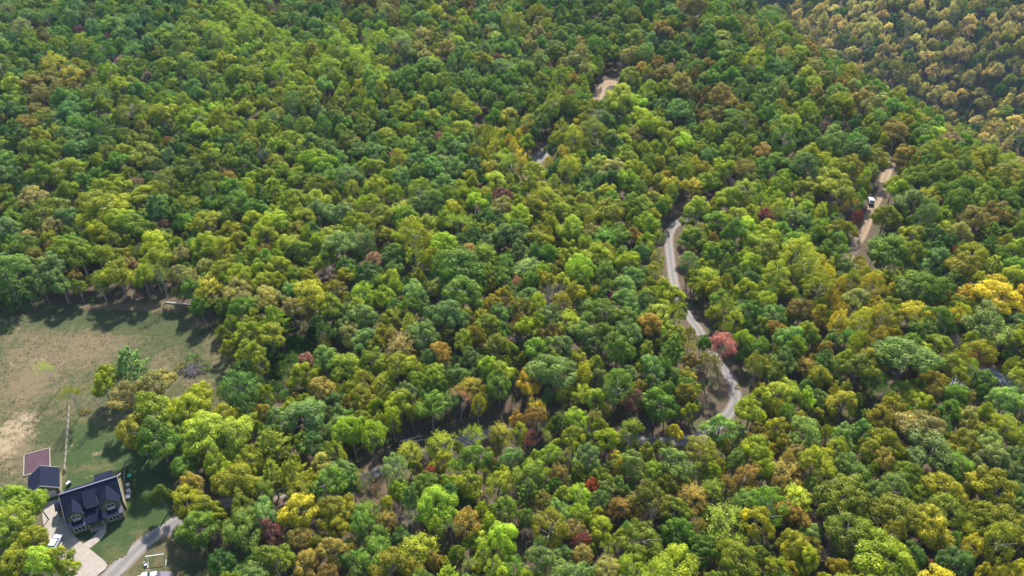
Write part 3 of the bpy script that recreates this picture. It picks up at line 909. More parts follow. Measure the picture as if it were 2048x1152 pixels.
LITPX = [(1462, 812), (1464, 790), (1462, 775), (1452, 752), (1446, 838), (1425, 855), (1400, 870), (1345, 478), (1340, 500), (1342, 530), (1348, 560), (1395, 656), (1386, 645), (1722, 478), (1735, 445), (1745, 420), (1771, 352),
         (230, 1145), (255, 1118), (285, 1090), (315, 1066), (340, 1053), (1480, 790), (1440, 810), (1205, 172), (1222, 166), (200, 1100), (60, 800), (110, 780), (200, 700), (300, 690), (120, 700), (30, 850), (20, 720)]
LITP = np.array([tuple(at(*q)) for q in LITPX])
SD = np.array(sdir)
def shades_lit(x, y, zc, w):
    v = np.array([x, y, zc]) - LITP
    tt = v @ SD
    d2 = (v * v).sum(1) - tt * tt
    return bool(((tt > 0) & (d2 < (w * .58) ** 2)).any())
TREES = [t for t in TREES if t.code in 'm' or not (shades_lit(t.x, t.y, t.z + MID[t.var.rstrip('0123456789')] * t.hs, t.w * 1.1) and t.px > 330 and t.py > 380)]
ANCH = [(t.px, t.py, t.code) for t in TREES if t.code not in 'Brcpasm']
for ax, ay, codes in ((100, 30, 'tgok'), (300, 30, 'tgdo'), (60, 90, 'tgok'), (350, 120, 'goty'), (600, 30, 'dtbg'), (780, 40, 'kbto'), (900, 40, 'okby'), (1000, 40, 'tkgb'), (1260, 30, 'otkg'),
                      (1420, 60, 'otbg'), (1500, 100, 'goby'), (1580, 130, 'obgq'), (1650, 180, 'oqbk'), (1600, 200, 'oqgk'), (1760, 230, 'oqbk'), (1880, 270, 'oqbg'), (1960, 300, 'qoyk'), (2030, 330, 'qok'),
                      (1560, 280, 'obqg'), (1500, 220, 'bqog'), (1700, 300, 'ogqt'), (1900, 380, 'oqgk'), (2000, 420, 'oqkb'), (1960, 470, 'ogqk'), (200, 200, 'goyt'), (60, 270, 'dgob'), (420, 130, 'goty')):
    for c in codes:
        ANCH.append((ax + tr_.uniform(-30, 30), ay + tr_.uniform(-25, 25), c))
AX = np.array([(a[0], a[1]) for a in ANCH])
AC = [a[2] for a in ANCH]

# ------------------------------------------------------------------ fill the wood
cell = 6.0
hashg = {}
def put(x, y, r):
    hashg.setdefault((int(x // cell), int(y // cell)), []).append((x, y, r))
def free(x, y, r):
    a, b = int(x // cell), int(y // cell)
    for i in range(a - 2, a + 3):
        for j in range(b - 2, b + 3):
            for (u, v, q) in hashg.get((i, j), ()):
                if (u - x) ** 2 + (v - y) ** 2 < (r + q) ** 2:
                    return False
    return True
for t in TREES:
    put(t.x, t.y, t.w * .31)
fr = np.random.default_rng(11)
TIGHT = 1.0
def try_tree(x, y, w, hs, fam):
    z = float(h(x, y))
    up = MID[fam] * hs
    px, py, d = project(x, y, z + up)
    if d < 40 or px < -170 or px > 2220 or py < -60 or py > 1300:
        return
    far_side = (x - CR1[0]) * _cn[0] + (y - CR1[1]) * _cn[1] > 90
    if far_side:
        w *= 1.2
        hs *= 1.35
    r = w * (.365 if far_side else .315) * TIGHT
    if not free(x, y, r):
        return
    if inside(x, y, MEADOW) or near_road(x, y):
        return
    pw = w * F_PX / d
    if covers_clear(px, py, pw * .52, pw * .60) or shades_lit(x, y, z + up, w):
        return
    dd = (x - CR1[0]) * _cn[0] + (y - CR1[1]) * _cn[1]
    t = Tree()
    if dd > 90:
        code = 'KKkKqKdoK'[fr.integers(9)]
    elif fr.random() < .90:
        q = (AX[:, 0] - px) ** 2 + (AX[:, 1] - py) ** 2
        near = np.argpartition(q, 3)[:3]
        code = AC[near[fr.integers(3)]]
        if code in 'bkq' and fr.random() < .5:
            code = 'ogyt'[fr.integers(4)]
        if code in 'Yl' and fr.random() < .4:
            code = 'y'
    else:
        code = 'gdotgoygyt'[fr.integers(10)]
    if dd < 90 and fr.random() < .008:
        code = 'pcab'[fr.integers(4)]
    t.x, t.y, t.z, t.w, t.hs, t.code, t.px, t.py, t.pw, t.spec = x, y, z, w, hs, code, px, py, pw, False
    t.col = colour_of(code, fr); t.rot = fr.uniform(0, 6.283)
    t.var = FAMILY[fam][fr.integers(len(FAMILY[fam]))]
    put(x, y, r)
    TREES.append(t)
def sample_point(k):
    # spread candidates over the view: even in ground area
    while True:
        y = fr.uniform(62, 900)
        x = fr.uniform(-430, 760)
        dpt = y * cp + CAM_Z * sp
        if abs(x) < (1120 / F_PX) * (dpt + 60) + 12:
            return x, y
for wlo, whi, cnt in ((8.5, 11., 7000), (6.2, 8.5, 26000), (4.4, 6.2, 40000), (3.0, 4.2, 30000)):
    for k in range(cnt):
        x, y = sample_point(k)
        w = fr.uniform(wlo, whi)
        u = fr.random()
        fam = 'oak' if u < .62 else 'dome' if u < .76 else 'poplar' if u < .86 else 'fan' if u < .93 else 'pine' if u < .965 else 'sparse' if u < .99 else 'bare'
        hs = min(1.45, .56 + .055 * w) * fr.uniform(.76, 1.18)
        try_tree(x, y, w, hs, fam)
TIGHT = .72
for k in range(26000):
    x, y = sample_point(k)
    if y > 420:
        continue
    w = fr.uniform(3.0, 4.6)
    try_tree(x, y, w, fr.uniform(.42, .68), ('oak', 'dome', 'poplar')[fr.integers(3)])

TIGHT = .64
for k in range(22000):
    x, y = sample_point(k)
    if y > 235:
        continue
    try_tree(x, y, fr.uniform(5.0, 7.2), fr.uniform(.62, .92), ('oak', 'oak', 'dome')[fr.integers(3)])

# ------------------------------------------------------------------ which trees are single things
def kind_of(t):
    return VAR[t.var]['kind']
in_frame = lambda t: -20 < t.px < 2068 and -10 < t.py < 1190
THINGS = []
by_kind = {}
for t in TREES:
    if in_frame(t):
        by_kind.setdefault(kind_of(t), []).append(t)
for k, lst in by_kind.items():
    lst.sort(key=lambda t: -t.pw * (1.0 if t.spec else .72))
    lim = 300 if k == 'broadleaf_tree' else 120
    if k != 'broadleaf_tree':
        lst = [t for t in lst if t.spec or t.pw > 44]
    THINGS += lst[:lim]
chosen = set(id(t) for t in THINGS)
REST = [t for t in TREES if id(t) not in chosen]

# ------------------------------------------------------------------ labels that single out one tree
MARKS = [('the dark roofed farmhouse', 185, 1005), ('the brush pile in the meadow', 385, 735), ('the lone meadow pine', 260, 727), ('the pink-red maple by the road', 1440, 688),
         ('the big leafless pinkish tree', 819, 1034), ('the grey leafless tree', 652, 544), ('the white leafless tree', 1236, 128), ('the lower hairpin of the gravel road', 1465, 800),
         ('the upper road bend', 1345, 455), ('the white vehicle on the track', 1745, 408), ('the blue-grey road', 2005, 758), ('the fallen meadow log', 355, 608),
         ('the dark blue vehicle', 1904, 490), ('the sandy clearing', 1210, 172), ('the leafless tree near the bottom edge', 1251, 1111), ('the mauve pad', 75, 925),
         ('the short middle stretch of road', 1393, 655), ('the two crimson crowns', 190, 75), ('the white pipe frame', 310, 1112), ('the far grey road stretch', 1085, 310)]
WORDS = {'broadleaf_tree': 'broad tree', 'poplar_tree': 'slender tree', 'maple_tree': 'domed tree', 'thin_tree': 'see-through tree', 'bare_tree': 'tree', 'pine_tree': 'feathery conifer'}
HOUR = ['twelve', 'one', 'two', 'three', 'four', 'five', 'six', 'seven', 'eight', 'nine', 'ten', 'eleven']
NTH = ['first', 'second', 'third', 'fourth', 'fifth', 'sixth', 'seventh', 'eighth', 'ninth', 'tenth']
TX = np.array([(t.px, t.py) for t in THINGS])
keyc = [(t.code, kind_of(t)) for t in THINGS]
best = [None] * len(THINGS)
for name, mx, my in MARKS:
    dx, dy = TX[:, 0] - mx, TX[:, 1] - my
    dist = np.hypot(dx, dy)
    hour = np.round((np.degrees(np.arctan2(dx, -dy)) % 360) / 30).astype(int) % 12
    seen = {}
    for i in np.argsort(dist):
        if dist[i] < 12:
            continue
        k = (keyc[i], hour[i])
        n = seen.get(k, 0); seen[k] = n + 1
        cost = n * 160 + dist[i]
        if n < 10 and (best[i] is None or cost < best[i][0]):
            best[i] = (cost, n, hour[i], name)
FIXED = {(1440, 688): 'pink-red round maple on the roadside above the lower hairpin bend', (260, 727): 'lone pale green pine standing out in the open meadow',
         (819, 1034): 'big leafless pinkish tree with spreading twigs below the shaded road', (652, 544): 'grey leafless tree with a fan of twigs in mid wood',
         (1236, 128): 'tall white leafless tree standing above the sandy clearing', (393, 780): 'bright golden yellow tree just below the brush pile',
         (1909, 641): 'bright yellow see-through tree below the dark blue vehicle', (1251, 1111): 'pale leafless tree near the bottom edge of the wood'}
def label_for(i, t):
    f = FIXED.get((int(t.px), int(t.py))) if t.spec else None
    if f:
        return f
    _, n, hr, mark = best[i]
    w = WORDS[kind_of(t)]
    nth = (NTH[n] + ' ') if n else 'nearby '
    if n == 0:
        nth = 'first '
    return f"{nth}{CNAME[t.code]} {w} at {HOUR[hr]} o'clock from {mark}"

for t in TREES:                              # leaf colour shifts yellower towards lower right of the view, bluer towards upper left
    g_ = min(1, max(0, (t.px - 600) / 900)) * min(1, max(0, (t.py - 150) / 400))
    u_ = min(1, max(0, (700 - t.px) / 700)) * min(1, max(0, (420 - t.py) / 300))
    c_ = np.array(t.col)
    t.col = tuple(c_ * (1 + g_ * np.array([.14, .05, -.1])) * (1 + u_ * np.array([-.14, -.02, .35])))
def scale_of(t):
    s = t.w / WID[t.var]
    a = 1 + .16 * math.sin(t.x * 12.9 + t.y * 7.3)
    return (s * a, s / a, t.hs)
for i, t in enumerate(THINGS):
    v = VAR[t.var]
    root = empty(v['kind'], (t.x, t.y, t.z), t.rot)
    root.scale = scale_of(t)
    root.rotation_euler = (.07 * math.sin(t.y * 3.1), .07 * math.cos(t.x * 2.7), t.rot)
    tag(root, label_for(i, t), 'tree', 'trees of the wood')
    o = bpy.data.objects.new('trunk', v['trunk']); C.objects.link(o); o.parent = root
    if v['crown']:
        o = bpy.data.objects.new('crown', v['crown']); C.objects.link(o); o.parent = root
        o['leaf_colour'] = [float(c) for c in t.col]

# ------------------------------------------------------------------ the rest of the forest: one mass
tpl = bpy.data.collections.new('forest_kinds')
names = sorted(VAR)
TIDX = {}
for k, n in enumerate(names):
    o = bpy.data.objects.new(f'kind_{k:02d}', VAR[n]['joined'])
    tpl.objects.link(o)
    TIDX[n] = k

def scatter(name, label, rows):
    """rows: x y z rot sx sy sz variant colour; instanced on points"""
    me = bpy.data.meshes.new(name)
    me.from_pydata([r[0] for r in rows], [], [])
    def put_attr(k, ty, vals, field):
        a = me.attributes.new(k, ty, 'POINT')
        a.data.foreach_set(field, np.asarray(vals, np.float32 if ty != 'INT' else np.int32).ravel())
    put_attr('turn', 'FLOAT', [r[1] for r in rows], 'value')
    put_attr('size', 'FLOAT_VECTOR', [r[2] for r in rows], 'vector')
    put_attr('pick', 'INT', [TIDX[r[3]] for r in rows], 'value')
    put_attr('leaf_colour', 'FLOAT_VECTOR', [r[4] for r in rows], 'vector')
    o = bpy.data.objects.new(name, me)
    C.objects.link(o)
    tag(o, label, kind='stuff')
    ng = bpy.data.node_groups.new(name, 'GeometryNodeTree')
    ng.interface.new_socket('Geometry', in_out='INPUT', socket_type='NodeSocketGeometry')
    ng.interface.new_socket('Geometry', in_out='OUTPUT', socket_type='NodeSocketGeometry')
    nn = ng.nodes
    gi, go = nn.new('NodeGroupInput'), nn.new('NodeGroupOutput')
    ci = nn.new('GeometryNodeCollectionInfo')
    ci.inputs['Collection'].default_value = tpl
    ci.inputs['Separate Children'].default_value = True
    ci.inputs['Reset Children'].default_value = True
    ip = nn.new('GeometryNodeInstanceOnPoints')
    ip.inputs['Pick Instance'].default_value = True
    def attr(k, ty):
        a = nn.new('GeometryNodeInputNamedAttribute'); a.data_type = ty; a.inputs['Name'].default_value = k
        return a.outputs[0]
    cx = nn.new('ShaderNodeCombineXYZ')
    ng.links.new(attr('turn', 'FLOAT'), cx.inputs[2])
    er = nn.new('FunctionNodeEulerToRotation')
    ng.links.new(cx.outputs[0], er.inputs[0])
    ng.links.new(gi.outputs[0], ip.inputs['Points'])
    ng.links.new(ci.outputs[0], ip.inputs['Instance'])
    ng.links.new(attr('pick', 'INT'), ip.inputs['Instance Index'])
    ng.links.new(er.outputs[0], ip.inputs['Rotation'])
    ng.links.new(attr('size', 'FLOAT_VECTOR'), ip.inputs['Scale'])
    ng.links.new(ip.outputs[0], go.inputs[0])
    md = o.modifiers.new('scatter', 'NODES')
    md.node_group = ng
    return o

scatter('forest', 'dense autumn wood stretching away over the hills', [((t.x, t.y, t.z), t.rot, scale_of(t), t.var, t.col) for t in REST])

NO_GRASS = [(20, 890), (105, 890), (125, 930), (150, 960), (245, 945), (265, 965), (265, 1020), (225, 1045), (215, 1060), (175, 1100), (220, 1132), (200, 1152), (0, 1152), (0, 1100), (60, 990)]
# low growth between the trunks
rows = []
for k in range(15000):
    x, y = sample_point(k)
    if y > 520 or inside(x, y, MEADOW) or near_road(x, y):
        continue
    z = float(h(x, y))
    px, py, d = project(x, y, z + .6)
    if not (-60 < px < 2108 and -20 < py < 1220):
        continue
    w = fr.uniform(1.4, 4.2)
    if covers_clear(px, py, w * .4 * F_PX / d, w * .3 * F_PX / d) and fr.random() < .8 and not (530 < px < 650 and 640 < py < 800):
        continue
    v = FAMILY['shrub'][fr.integers(3)]
    s = w / WID[v]
    rows.append(((x, y, z), fr.uniform(0, 6.28), (s, s, s * fr.uniform(.8, 1.5)), v, colour_of('gdobgdoc'[fr.integers(8)] if fr.random() < .9 else 'b', fr)))
for k in range(150):  # dark green shrubs added to deepen the shade in the hollow
    px, py = fr.uniform(535, 640), fr.uniform(650, 800)
    q = at(px, py)
    if inside(q.x, q.y, MEADOW):
        continue
    v = FAMILY['shrub'][fr.integers(3)]
    s_ = fr.uniform(2.0, 4.5) / WID[v]
    rows.append(((q.x, q.y, q.z), fr.uniform(0, 6.28), (s_, s_, s_ * fr.uniform(.8, 1.3)), v, colour_of('dgd'[fr.integers(3)], fr)))
scatter('undergrowth', 'low bushes and saplings between the trunks of the wood', rows)
rows = []
PM = np.array(MEADOW)
for k in range(17000):
    x, y = fr.uniform(PM[:, 0].min(), PM[:, 0].max()), fr.uniform(PM[:, 1].min(), PM[:, 1].max())
    dens = .25 + .75 * float(vnoise(x, y, 7, 41) > .45)
    if fr.random() > dens or not inside(x, y, MEADOW):
        continue
    px, py, d = project(x, y, float(h(x, y)))
    if not (-20 < px < 500 and 590 < py < 1160) or near_road(x, y) or inside(px, py, NO_GRASS):
        continue
    v = FAMILY['tuft'][fr.integers(3)]
    s_ = fr.uniform(.25, .6)
    lawn_ = inside(px, py, lawn_px)
    c = (.040, .062, .018) if lawn_ else [(.070, .076, .028), (.11, .092, .05), (.125, .105, .06), (.085, .084, .036)][fr.integers(4)]
    if lawn_:
        s_ *= .45
    rows.append(((x, y, float(h(x, y)) + .05 + (.08 if lawn_ else 0)), fr.uniform(0, 6.28), (s_, s_, s_ * .8), v, tuple(np.array(c) * fr.uniform(.75, 1.3))))
scatter('grass', 'tufts of dry and green grass over the meadow and lawn', rows)
print('TREES', len(TREES), 'THINGS', len(THINGS), {k: sum(kind_of(t) == k for t in THINGS) for k in by_kind}, 'UNDER', len(rows))

# ------------------------------------------------------------------ the homestead
M['shingle'] = plain('shingle', (.010, .0125, .025), .95, .25, 4.0, .06)
M['roof_pale'] = plain('roof_pale', (.09, .08, .11), .6, .12, 3.0)
M['siding'] = plain('siding', (.105, .095, .055), .8, .12, 2.0)
M['siding_tan'] = plain('siding_tan', (.26, .22, .12), .8, .10, 2.0)
M['trim'] = plain('trim', (.42, .38, .34), .6, .08)
M['dark'] = plain('dark_frame', (.018, .018, .022), .5, .2)
M['stone'] = plain('stone_facing', (.42, .30, .27), .85, .25, 5)
M['concrete'] = plain('concrete', (.22, .188, .155), .9, .16, .8)
M['mauve'] = plain('mauve_surface', (.052, .026, .032), .95, .3, 1.5)
M['wood_pale'] = plain('pale_wood', (.20, .175, .135), .9, .25, 3)
M['white'] = plain('white_paint', (.5, .5, .5), .4, .06)
M['white_car'] = plain('white_car_paint', (.5, .52, .55), .25, .03, 1, .5, 0, 0)
M['blue_car'] = plain('dark_blue_paint', (.02, .045, .10), .25, .05, 1, .5, 0, 0)
M['rubber'] = plain('rubber', (.02, .02, .02), .8, .2)
M['teal'] = plain('teal_metal', (.03, .30, .33), .5, .1)
M['grey_roof'] = plain('grey_roof', (.27, .27, .29), .7, .15)
M['lid'] = plain('green_plastic', (.03, .38, .20), .5, .1)
M['brush'] = plain('dead_brush', (.12, .10, .105), .95, .3, 3)
M['log'] = plain('weathered_log', (.40, .36, .32), .9, .3, 3)
m, nt, out = new_mat('window_glass')
surface(nt, out, (.02, .05, .06), .06, None, 0, .9)
M['glass'] = m

hA, hB = at(254, 1018), at(250, 968)
dv = Vector((hB.x - hA.x, hB.y - hA.y, 0))
HD = dv.length
back = dv.normalized()
along = Vector((back.y, -back.x, 0))
lc = at(122, 996, 7.6)
HL = abs((hA - lc).dot(along)) + .2
hrz = math.atan2(along.y, along.x)
hc = (hA + hB) / 2 - along * (HL / 2)
hc.z = float(h(hc.x, hc.y)) + .1
print('HOUSE', HL, HD, math.degrees(hrz), hc)
house = empty('farmhouse', hc, hrz)
tag(house, 'dark roofed olive farmhouse with twin front gables on the green lawn', 'house')
x1, y1 = HL / 2, HD / 2
EV, RG = 4.1, 7.6

def gable_wall(mb, x, y0, y1_, z0, ev, rg, t):
    mb.prism([(x, y0, z0), (x, y1_, z0), (x, y1_, ev), (x, (y0 + y1_) / 2, rg), (x, y0, ev)], (t, 0, 0))

MB().box(-x1, x1, -y1, -y1 + .2, 0, EV).build('front_wall', M['siding'], house)
MB().box(-x1, x1, y1 - .2, y1, 0, EV).build('back_wall', M['siding'], house)
for sx, mt in ((-1, 'siding'), (1, 'siding_tan')):
    mb = MB(); gable_wall(mb, sx * (x1 - .02), -y1 + .2, y1 - .2, 0, EV + .2, RG - .3, -sx * .2)
    mb.build('gable_wall', M[mt], house)

def roof_pair(parent, cx, cy, half, length, ev, rg, axis, over=.35, t=.16, mat='shingle', rake='trim'):
    """two slopes meeting at a ridge; axis 'x' or 'y' is the direction of the ridge"""
    sl = (rg - ev) / half
    hw = half + over
    lo = ev - sl * over
    out_ = []
    for s in (-1, 1):
        mb = MB()
        if axis == 'x':
            pts = [(cx - length / 2, cy + s * hw, lo), (cx - length / 2, cy, rg), (cx - length / 2, cy, rg + t), (cx - length / 2, cy + s * hw, lo + t)]
            mb.prism(pts, (length, 0, 0))
        else:
            pts = [(cx + s * hw, cy - length / 2, lo), (cx, cy - length / 2, rg), (cx, cy - length / 2, rg + t), (cx + s * hw, cy - length / 2, lo + t)]
            mb.prism(pts, (0, length, 0))
        r_ = mb.build('roof_slope', M[mat], parent)
        out_.append(r_)
        if rake:
            for e in (-1, 1):
                if axis == 'x':
                    xx = cx + e * (length / 2 + .03)
                    MB().bar((xx, cy + s * hw, lo + .05), (xx, cy, rg + .05), .05, .22).build('rake_board', M[rake], r_)
                else:
                    yy = cy + e * (length / 2 + .03)
                    MB().bar((cx + s * hw, yy, lo + .05), (cx, yy, rg + .05), .05, .22).build('rake_board', M[rake], r_)
    return out_
roof_pair(house, 0, 0, y1, HL + .5, EV, RG, 'x')
MB().bar((-x1 - .2, 0, RG + .16), (x1 + .2, 0, RG + .16), .35, .1).build('ridge_cap', M['roof_pale'], house)

def window(parent, x, y, z, w, hh, panes=2, glass='glass'):
    """frame with panes in a wall that faces -Y"""
    fr_ = MB()
    t = .09
    fr_.box(x - w / 2, x + w / 2, y - .10, y, z - t, z)
    fr_.box(x - w / 2, x + w / 2, y - .10, y, z + hh, z + hh + t)
    for k in range(panes + 1):
        xx = x - w / 2 + k * w / panes
        fr_.box(xx - t / 2, xx + t / 2, y - .098, y, z, z + hh)
    f_ = fr_.build('window', M['trim'] if glass == 'glass' else M['dark'], parent)
    for k in range(panes):
        a = x - w / 2 + k * w / panes + t / 2
        MB().box(a, a + w / panes - t, y - .05, y - .01, z, z + hh).build('pane', M[glass], f_)

for gxc, gw, big in ((-3.9, 3.5, 0), (3.65, 4.1, 1)):
    gf = -y1 - 1.3
    ap = 6.5 + .5 * big
    ev = ap - gw / 2 * 1.0
    g_ = MB()
    g_.prism([(gxc - gw / 2, gf, 0), (gxc + gw / 2, gf, 0), (gxc + gw / 2, gf, ev), (gxc, gf, ap - .12), (gxc - gw / 2, gf, ev)], (0, 1.5, 0))
    gobj = g_.build('front_gable', M['siding'], house)
    roof_pair(gobj, gxc, gf + 1.9 + .1, gw / 2, 4.4, ev, ap, 'y', .3, .14, 'shingle', None)
    window(gobj, gxc + .1, gf - .012, 3.95, 1.7, 1.0)
    MB().box(gxc - .75, gxc + .95, gf - .45, gf - .01, 3.4, 3.78).build('window_box', M['stone'], gobj)
    # lean-to roof with a dark bay below the gable
    p0, p1 = gxc - gw / 2 - .25, gxc + gw / 2 + .25
    MB().prism([(p0, gf - .02, 3.15), (p0, gf - 1.6, 2.45), (p0, gf - 1.6, 2.6), (p0, gf - .02, 3.3)], (p1 - p0, 0, 0)).build('lean_to_roof', M['roof_pale'], gobj)
    MB().prism([(gxc - 1.15, gf - .25, 3.25), (gxc - 1.15, gf - 1.25, 2.86), (gxc - 1.15, gf - 1.25, 3.0), (gxc - 1.15, gf - .25, 3.6)], (2.3, 0, 0)).build('bay_roof', M['shingle'], gobj)
    MB().box(p0 + .3, p1 - .3, gf - 1.35, gf - .02, 0, 2.5).build('bay_wall', M['siding'], gobj)
    window(gobj, gxc, gf - 1.365, .8, 2.4, 1.3, 3)
# shed dormer between the gables
MB().prism([(-1.7, -y1 - .15, 5.5), (-1.7, -.9, 6.95), (-1.7, -.9, 7.1), (-1.7, -y1 - .15, 5.65)], (3.0, 0, 0)).build('dormer_roof', M['shingle'], house)
MB().box(-1.6, 1.2, -y1 + .1, -1.2, 4.2, 5.6).build('dormer_wall', M['siding'], house)
window(house, -.2, -y1 + .088, 4.62, 2.2, .62, 4, 'glass')
# porch
pf = -y1 - 3.4
MB().prism([(-1.95, -y1 - .02, 4.3), (-1.95, pf, 2.75), (-1.95, pf, 2.92), (-1.95, -y1 - .02, 4.47)], (3.4, 0, 0)).build('porch_roof', M['shingle'], house)
MB().box(-2.0, 1.5, pf - .2, -y1 - .02, 0, .3).build('porch_floor', M['concrete'], house)
for xx in (-1.75, 1.25):
    MB().box(xx - .1, xx + .1, pf + .1, pf + .3, .3, 2.75).build('porch_post', M['siding_tan'], house)
d_ = MB().box(-.75, .25, -y1 - .07, -y1 - .01, .3, 2.4).build('door', M['dark'], house)
MB().box(.08, .16, -y1 - .13, -y1 - .07, 1.25, 1.4).build('handle', M['trim'], d_)
# back extension
MB().prism([(.4, y1 - .3, 4.5), (.4, y1 + 2.0, 4.0), (.4, y1 + 2.0, 4.15), (.4, y1 - .3, 4.65)], (4.2, 0, 0)).build('back_roof', M['shingle'], house)
MB().box(.7, 4.3, y1 + .02, y1 + 1.8, 0, 4.0).build('back_room', M['siding'], house)
# covered passage
MB().prism([(-x1 - 2.6, -.4, 3.0), (-x1 - 2.6, 1.2, 3.7), (-x1 - 2.6, 2.8, 3.0), (-x1 - 2.6, 2.8, 2.85), (-x1 - 2.6, -.4, 2.85)], (5.0, 0, 0)).build('passage_roof', M['shingle'], house)
MB().box(-x1 - 2.4, -x1 - .02, -.1, 2.5, 0, 2.9).build('passage_wall', M['siding'], house)

# garage
gc = at(96, 978)
ga = empty('garage', gc, hrz)
tag(ga, 'small tan walled garage with a dark gable roof beside the farmhouse', 'garage')
gw2, gl2, ge, gr_ = 3.2, 3.1, 2.9, 5.2
for s in (-1, 1):
    MB().box(s * gw2 - (.2 if s > 0 else 0), s * gw2 + (.2 if s < 0 else 0), -gl2, gl2, 0, ge).build('side_wall', M['siding_tan'], ga)
    yy = s * gl2
    MB().prism([(-gw2 + .21, yy, 0), (gw2 - .21, yy, 0), (gw2 - .21, yy, ge), (0, yy, gr_ - .15), (-gw2 + .21, yy, ge)], (0, -s * .2, 0)).build('end_wall', M['siding'], ga)
roof_pair(ga, 0, 0, gw2, gl2 * 2 + .5, ge, gr_, 'y')
dd_ = MB().box(-2.3, 2.3, -gl2 - .06, -gl2 - .01, 0, 2.3).build('garage_door', M['trim'], ga)
for k in range(4):
    MB().box(-2.25, 2.25, -gl2 - .10, -gl2 - .06, .06 + k * .56, .54 + k * .56).build('door_panel', M['trim'], dd_)

# driveway and path
def flat(name, pix, z, mat, label, t=.12):
    P = [at(*p) for p in pix]
    P2 = catmull([(p.x, p.y) for p in P] + [(P[0].x, P[0].y)], 1.2)[:-1]
    mb = MB()
    n = len(P2)
    zz = [float(h(a, b)) + z for a, b in P2]
    top = [(a, b, c) for (a, b), c in zip(P2, zz)]
    mb.poly(top)
    for i in range(n):
        j = (i + 1) % n
        a, b = top[i], top[j]
        mb.poly([a, (a[0], a[1], a[2] - t - .1), (b[0], b[1], b[2] - t - .1), b])
    o = mb.build(name, mat)
    # make sure the top faces up
    return tag(o, label, kind='structure')
flat('driveway', [(84, 1012), (100, 1004), (122, 1002), (128, 1026), (137, 1052), (153, 1076), (176, 1096), (196, 1112), (216, 1132), (200, 1148), (176, 1168), (140, 1160), (112, 1110), (90, 1060)],
     .30, M['concrete'], 'pale concrete driveway from the garage to the gravel road')
hw_ = house.matrix_basis
def hp(x, y):
    v = Matrix.Rotation(hrz, 4, 'Z') @ Vector((x, y, 0)) + hc
    return v
st = hp(-.2, pf - .2)
e1, e2, e3, e4 = at(206, 1058), at(201, 1071), at(190, 1082), at(168, 1097)
o, _ = ribbon('footpath', None, 1.6, M['concrete'], 'curved concrete footpath from the porch to the driveway', .28, 4, 0.0, pts=[(st.x, st.y), (e1.x, e1.y), (e2.x, e2.y), (e3.x, e3.y), (e4.x, e4.y)])

# mauve pad
pp = [at(49, 911), at(100, 897), at(101, 938), at(48, 953)]
pc = sum(pp, Vector()) / 4
pad = empty('play_pad', pc)
tag(pad, 'mauve square play surface with pale board edging beside the garage', 'play pad')
lp = [p - pc for p in pp]
zmax = max(p.z for p in lp) + .2
MB().prism([(p.x, p.y, zmax - .3) for p in lp], (0, 0, .3)).build('surface', M['mauve'], pad)
for i in range(4):
    a, b = lp[i], lp[(i + 1) % 4]
    MB().bar((a.x, a.y, zmax - .05), (b.x, b.y, zmax - .05), .22, .34).build('edge_board', M['wood_pale'], pad)

# fences
def fence(pa, pb, label, hgt=1.3, bay=2.3):
    A, B = at(*pa), at(*pb)
    v = Vector((B.x - A.x, B.y - A.y, 0))
    n = max(2, round(v.length / bay))
    f_ = empty('board_fence', A)
    tag(f_, label, 'fence')
    pts = []
    for k in range(n + 1):
        p = v * (k / n)
        z = float(h(A.x + p.x, A.y + p.y)) - A.z
        pts.append((p.x, p.y, z))
    post = MB().box(-.09, .09, -.09, .09, -.3, hgt + .1)
    for k, p in enumerate(pts):
        post.build('post', M['wood_pale'], f_, p)
        if k < n:
            q = pts[k + 1]
            for zz in (.35, .75, 1.15):
                MB().bar((p[0], p[1], p[2] + zz), (q[0], q[1], q[2] + zz), .06, .24).build('rail', M['wood_pale'], f_)
fence((141, 814), (131, 944), 'pale board fence running from the meadow down to the garage')
fence((252, 930), (250, 966), 'short pale board fence behind the farmhouse gable')

# tank, cooling units and small things by the gable
p = at(257, 973)
tk = empty('gas_tank', p, hrz)
tag(tk, 'small white domed tank beside the farmhouse gable wall', 'tank')
mb = MB()
prof = [(0.0, 1.15), (.25, 1.12), (.42, 1.0), (.48, .8), (.48, .12), (.40, .0)]
nseg = 12
for r_, z_ in prof:
    for q in range(nseg):
        mb.v.append((r_ * math.cos(q * 2 * math.pi / nseg), r_ * math.sin(q * 2 * math.pi / nseg), z_))
for i in range(len(prof) - 1):
    for q in range(nseg):
        w_ = (q + 1) % nseg
        mb.f.append((i * nseg + q, (i + 1) * nseg + q, (i + 1) * nseg + w_, i * nseg + w_)); mb.m.append(0)
mb.build('body', M['white'], tk, smooth=True)
MB().box(-.12, .12, -.12, .12, 1.1, 1.3).build('valve', M['dark'], tk)
for k, (px_, py_) in enumerate(((258, 985), (258, 996))):
    p = at(px_, py_)
    ac = empty('cooling_unit', p, hrz)
    tag(ac, ['white cooling unit next to the white domed tank', 'white cooling unit nearest the front corner of the gable wall'][k].replace('nearest', 'close to'), 'cooling unit', 'cooling units by the gable')
    MB().box(-.6, .6, -.6, .6, 0, .12).build('base', M['concrete'], ac)
    MB().box(-.45, .45, -.45, .45, .12, .95).build('cabinet', M['white'], ac)
    g_ = MB()
    for q in range(10):
        a = q * 2 * math.pi / 10
        g_.bar((.08 * math.cos(a), .08 * math.sin(a), .975), (.36 * math.cos(a), .36 * math.sin(a), .975), .03, .03)
    g_.build('fan_grille', M['dark'], ac)
p = at(259, 952)
